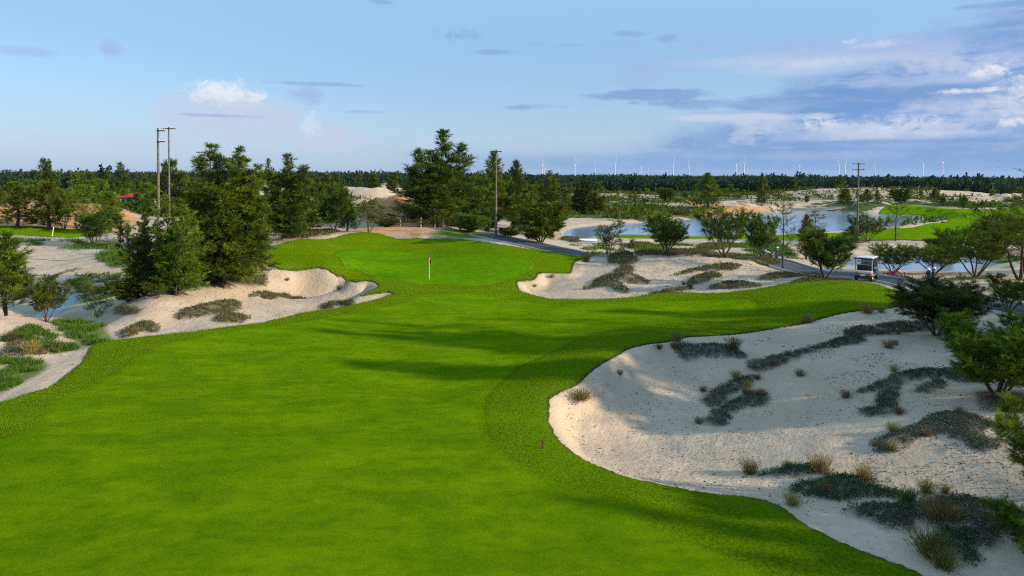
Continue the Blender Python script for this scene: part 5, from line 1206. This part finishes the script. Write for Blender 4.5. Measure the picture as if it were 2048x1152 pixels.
# house with the red roof
b = ground_d(252, 258); e = thing('house', b, 'small white house with a red roof behind the left trees', 'house', .15); g = G(); g.box((0, 0, 1.1), (6.0, 4.4, 2.4)); g.box((0, 0, -.3), (6.2, 4.6, .6)); part('wall', g, [M_WHITE], e)
g = G(); V = np.array([(-3.7, -2.9, 2.25), (3.7, -2.9, 2.25), (3.7, 2.9, 2.25), (-3.7, 2.9, 2.25), (-2.6, 0, 3.7), (2.6, 0, 3.7), (-3.7, -2.9, 2.1), (3.7, -2.9, 2.1), (3.7, 2.9, 2.1), (-3.7, 2.9, 2.1)])
g.add(V, np.array([(0, 1, 5, 4), (2, 3, 4, 5), (0, 6, 7, 1), (2, 8, 9, 3), (1, 7, 8, 2), (3, 9, 6, 0), (6, 9, 8, 7)])); g.add(V[[3, 0, 4, 1, 2, 5]], np.array([(0, 1, 2), (3, 4, 5)])); part('roof', g, [M_ROOF], e)
for x in (-2.0, -.2, 1.5):
    g = G(); g.box((x, -2.22, 1.25), (1.1, .06, 1.2)); w_ = part('window', g, [M_GLASS], e); g = G(); g.box((x, -2.27, 1.9), (1.3, .05, .1)); g.box((x, -2.27, .6), (1.3, .08, .1)); part('frame', g, [M_WHITE], w_)
g = G(); g.box((2.6, -2.22, .95), (.7, .06, 1.9)); part('door', g, [M_STEEL], e)
# yellow ribbed shelter
b = ground_d(320, 215); e = thing('shelter', b, 'yellow ribbed shelter roof showing through the trees beside the power pole', 'shelter', -.5); g = G()
n = 9; V = []
for i in range(n):
    a = math.pi * i / (n - 1)
    for y in (-3, 3): V.append((2.6 * math.cos(a), y, .6 + 2.4 * math.sin(a)))
g.add(np.array(V), np.array([(2 * i, 2 * i + 1, 2 * i + 3, 2 * i + 2) for i in range(n - 1)])); o = part('roof', g, [flat('cream_sheet', (.60, .48, .28))], e); mo = o.modifiers.new('thick', 'SOLIDIFY'); mo.thickness = .05
for k in range(7):
    g = G(); a = np.linspace(0, math.pi, 12); g.tube(np.column_stack([2.68 * np.cos(a), np.full(12, -3 + k), .6 + 2.48 * np.sin(a)]), .13, .13, 5); part('rib', g, [M_YEL], e, True)
for x in (-2.6, 2.6):
    for y in (-2.8, 2.8): g = G(); g.box((x, y, .1), (.15, .15, 1.2)); part('leg', g, [M_YEL], e)

# excavators on the far bank
def digger(px, d, rz, label, boom, s=1.0):
    b = ground_d(px, d); e = thing('excavator', b, label, 'excavator', rz, 'yellow diggers on the far bank'); e.scale = (s, s, s)
    for y in (-.95, .95):
        g = G(); a = np.linspace(0, 2 * math.pi, 18, endpoint=False); pr = np.column_stack([np.sign(np.cos(a)) * 1.15 + .42 * np.cos(a), .45 + .42 * np.sin(a)]); V = np.concatenate([np.column_stack([pr[:, 0], np.full(18, y + o_), pr[:, 1]]) for o_ in (-.25, .25)])
        g.add(V, np.array([(i, (i + 1) % 18, 18 + (i + 1) % 18, 18 + i) for i in range(18)])); g.add(V[:18], np.arange(18)[None]); g.add(V[18:], np.arange(18)[None, ::-1]); part('track', g, [M_BLACK], e)
    g = G(); g.box((-.3, 0, 1.30), (2.9, 2.2, .55)); g.box((-1.2, 0, 1.75), (1.1, 2.1, .6)); o = part('body', g, [M_YEL], e); m_ = o.modifiers.new('b', 'BEVEL'); m_.width = .08; m_.segments = 2
    g = G(); g.box((.45, .62, 2.15), (1.3, .9, 1.4)); c = part('cab', g, [M_YEL], e); g = G(); g.box((1.12, .62, 2.3), (.04, .75, .9)); g.box((.45, 1.09, 2.3), (1.0, .04, .8)); g.box((.45, .15, 2.3), (1.0, .04, .8)); part('window', g, [M_GLASS], c)
    A, B, C = [np.array(q, float) for q in boom]; 
    g = G(); g.tube([np.array([.8, -.3, 1.6]), (np.array([.8, -.3, 1.6]) + A) / 2 + np.array([0, 0, .5]), A], .28, .22, 4); part('boom', g, [M_YEL], e); g = G(); g.tube([A, B], .22, .15, 4); part('arm', g, [M_YEL], e)
    g = G(); g.box(C, (.9, 1.0, .8), (.4, 'Y')); g.box(C + np.array([.4, 0, -.4]), (.3, 1.0, .15), (.9, 'Y')); part('bucket', g, [M_YEL], e)
digger(1390, 238, 2.8, 'yellow digger with a raised arm, left of the upright olive tree', ((4.2, -.3, 4.0), (5.6, -.3, 2.2), (5.8, -.3, 1.6)), .72)
digger(1431, 236, -.3, 'orange yellow digger with a dark cab, right of the upright olive tree', ((3.8, -.3, 3.0), (5.0, -.3, 1.2), (5.0, -.3, .8)), .68)

# people
def person(loc, rz, label, bend=0.0, hat=True, shirt=None, legs=None, H=1.66, arms='down', name='person'):
    s = H / 1.7; J = {}; B = bend
    def up(h):                                     # body bends forward (+x) at the hips, .92 m
        if h <= .92: return 0.0, h
        return math.sin(B) * (h - .92), .92 + math.cos(B) * (h - .92)
    V = []; E = []; R = []
    def add(p, r, par=None):
        V.append(Vector(p) * s); R.append(r * s); 
        if par is not None: E.append((par, len(V) - 1))
        return len(V) - 1
    pel = add((0, 0, .92), .13); x, z = up(1.12); wa = add((x, 0, z), .125, pel); x, z = up(1.34); ch = add((x, 0, z), .15, wa); x, z = up(1.45); nk = add((x, 0, z), .055, ch)
    x, z = up(1.54); hd = add((x + .01, 0, z), .085, nk); x, z = up(1.64); ht = add((x + .015, 0, z), .085, hd)
    for sd_ in (-1, 1):
        x, z = up(1.38); sh = add((x, sd_ * .17, z), .058, ch)
        if arms == 'front' or B > .4: el = add((x + .12, sd_ * .20, z - .24), .043, sh); wr = add((x + .30, sd_ * .12, z - .36), .03, el); hn = add((x + .38, sd_ * .10, z - .40), .035, wr)
        else: el = add((x - .02, sd_ * .24, z - .27), .043, sh); wr = add((x + .05, sd_ * .25, z - .50), .03, el); hn = add((x + .07, sd_ * .24, z - .60), .035, wr)
        hp = add((0, sd_ * .09, .86), .095, pel); kn = add((.03, sd_ * .11, .47), .062, hp); an = add((-.03, sd_ * .12, .07), .042, kn); add((.12, sd_ * .14, .04), .04, an)
    me = bpy.data.meshes.new(name); me.from_pydata([tuple(v) for v in V], E, []); 
    o = newobj(name, me); sk = o.modifiers.new('skin', 'SKIN'); sk.use_smooth_shade = True
    for i, r in enumerate(R): me.skin_vertices[0].data[i].radius = (r, r)
    me.skin_vertices[0].data[0].use_root = True
    o.location = loc; o.rotation_euler = (0, 0, rz); me.materials.append(shirt or M_DARKC)
    sb = o.modifiers.new('sub', 'SUBSURF'); sb.levels = 1; sb.render_levels = 1
    setp(o, label, 'person')
    x, z = up(1.60); hv = np.array([x + .015, 0, z]) * s
    g = G(); g.tube([hv + np.array([.03, 0, -.10]) * s, hv + np.array([.02, 0, 0]) * s, hv + np.array([.01, 0, .06]) * s], [.085 * s, .10 * s, .06 * s], 0, 10); part('face', g, [M_SKIN], o, True)
    ax = np.array([math.sin(B), 0, math.cos(B)])
    if hat: g = G(); g.tube([hv - ax * .02, hv + ax * .0, hv + ax * .02, hv + ax * .12, hv + ax * .15], [.10 * s, .21 * s, .13 * s, .11 * s, .04 * s], 0, 12); part('hat', g, [M_WHITE], o, True)
    g = G(); g.tube([np.array([0, 0, .98]) * s, np.array([0, 0, .90]) * s, np.array([.0, 0, .80]) * s], .16 * s, .17 * s, 12)
    for sd_ in (-1, 1): g.tube([np.array([0, sd_ * .09, .86]) * s, np.array([.03, sd_ * .11, .47]) * s, np.array([-.03, sd_ * .12, .10]) * s], .11 * s, .065 * s, 9)
    part('trousers', g, [legs or M_DARKC], o, True)
    x0, z0 = up(1.0); x1, z1 = up(1.2); x2, z2 = up(1.42); g = G(); pts = [np.array([x0, 0, z0]) * s, np.array([x1, 0, z1]) * s, np.array([x2, 0, z2]) * s]; 
    return o
p = hitf(1541, 521); person(p, rad(150), 'person in a white shirt bending down by the road near the olive tree', 1.15, True, M_WHITEC, M_DARKC)
p = hitf(1553, 520); person(p, rad(-60), 'person in dark clothes and a pale hat standing by the olive tree', .15, True, M_DARKC, M_DARKC)
p = hitf(1547, 521); person(p + np.array([.0, .5, 0]), rad(30), 'crouched person in pink between the bending and the standing one', .95, False, M_PINK, M_PINK, 1.25)
p = ground_d(1861, 59); person(p, rad(200), 'person in dark clothes and a white hat behind the umbrella tree', .12, True, M_DARKC, M_DARKC); p = ground_d(1867.5, 59.6); person(p, rad(-20), 'second white hatted person close beside the first behind the umbrella tree', .2, True, M_DARKC, M_DARKC, 1.7)

# wind turbines on the horizon
def turb_parts():
    g = G(); g.tube([(0, 0, z) for z in np.linspace(-3, 92, 8)], 3.6, 2.1, 12); tw = g.mesh('tower', [M_TURB], True)
    g = G(); g.box((1.5, 0, 93.5), (12, 4, 4.2)); g.tube([(-4.4, 0, 93.5), (-6.4, 0, 93.5), (-7.6, 0, 93.5)], [2.1, 1.9, .5], 0, 10); na = g.mesh('nacelle', [M_TURB])
    bl = G(); bl.tube([(0, 0, 1.5), (0, 0, 6), (0, .3, 12), (0, .4, 30), (0, .2, 50)], [1.1, 1.5, 2.5, 1.8, .4], 0, 6); V = bl.V[0]; V[:, 0] *= .55; b_ = bl.mesh('blade', [M_TURB], True)
    return tw, na, b_
TW, NA, BL = turb_parts()
TURB = [(1084, 328, .2, 0), (1089, 333, 1.0, 1), (1119, 338, .6, 1), (1151, 327, .1, 2), (1190, 333, .5, 0), (1230, 324, .15, 0), (1283, 333, .8, 0), (1296, 336, .3, 2), (1346, 324, .05, 0), (1378, 330, .2, 1), (1473, 328, .9, 0), (1488, 325, .1, 0), (1494, 337, .5, 2), (1599, 330, .3, 2), (1654, 339, .2, 3), (1678, 329, .1, 0), (1690, 326, .05, 0), (1709, 334, .35, 1), (1750, 334, .15, 3), (1846, 328, .9, 0), (1885, 325, .1, 1)]
TL = ['leftmost white turbine of the whole row', 'turbine overlapping the leftmost one', 'tiny turbine rising behind a treetop', 'thin faint turbine left of the middle group', 'small turbine over the bright pond tree', 'tall turbine third from the middle gap', 'turbine with a short tiny neighbour on its right', 'tiny faint turbine, right of a bigger one', 'tallest turbine above the round dark shrub and narrow pole', 'faint turbine following the tallest one', 'bright turbine at the left of a cluster of three', 'tall turbine in the middle of a cluster of three', 'small turbine at the right of a cluster of three', 'pale lone turbine above the narrow bank tree', 'barely visible turbine in the haze left of the bright pair', 'left turbine of the bright pair beside the twin armed pole', 'right and taller turbine of the bright pair by the twin armed pole', 'tilted rotor turbine hidden partly by the twin armed pole', 'very faint turbine right of the twin armed pole', 'bright turbine second from the right end', 'last tall turbine at the right end of the row']
for (px, hy, ph, far), lab in zip(TURB, TL):
    hor = HOR + .0052 * (px - CX); dy = hor - hy; z0 = 93.5 * (1 + .0 * far); D_ = (z0 - CAMH) * F / max(dy, 5)
    b = at_d(px, 340, D_); k = 1.0
    if far: k = 1 + .45 * far; D_ *= k; b = at_d(px, 340, D_)
    b[2] = 0; e = thing('wind_turbine', b, lab, 'wind turbine', rad(random.uniform(-14, 14)) + math.pi * (random.random() < .5), 'wind turbines on the horizon')
    if far: e.scale = (k, k, (1 + (z0 - CAMH) * (k - 1) / z0))
    newobj('tower', TW, e); newobj('nacelle', NA, e)
    for q in range(3):
        o = newobj('blade', BL, e); o.location = (-6.2, 0, 93.5); o.rotation_euler = (ph + q * 2 * math.pi / 3, 0, 0)

# ------------------------------------------------------------------ air
g = G(); g.box((0, 9000, 85), (34000, 30000, 190)); 
t = NT('haze'); v = t.n('ShaderNodeVolumePrincipled', {'Color': (.62, .76, 1.0, 1), 'Density': HAZE, 'Anisotropy': .1}); t.n('ShaderNodeOutputMaterial', {'Volume': v.outputs[0]})
o = newobj('haze', g.mesh('haze', [t.m])); setp(o, 'thin blue evening haze over the far trees and turbines', 'haze', kind='stuff')
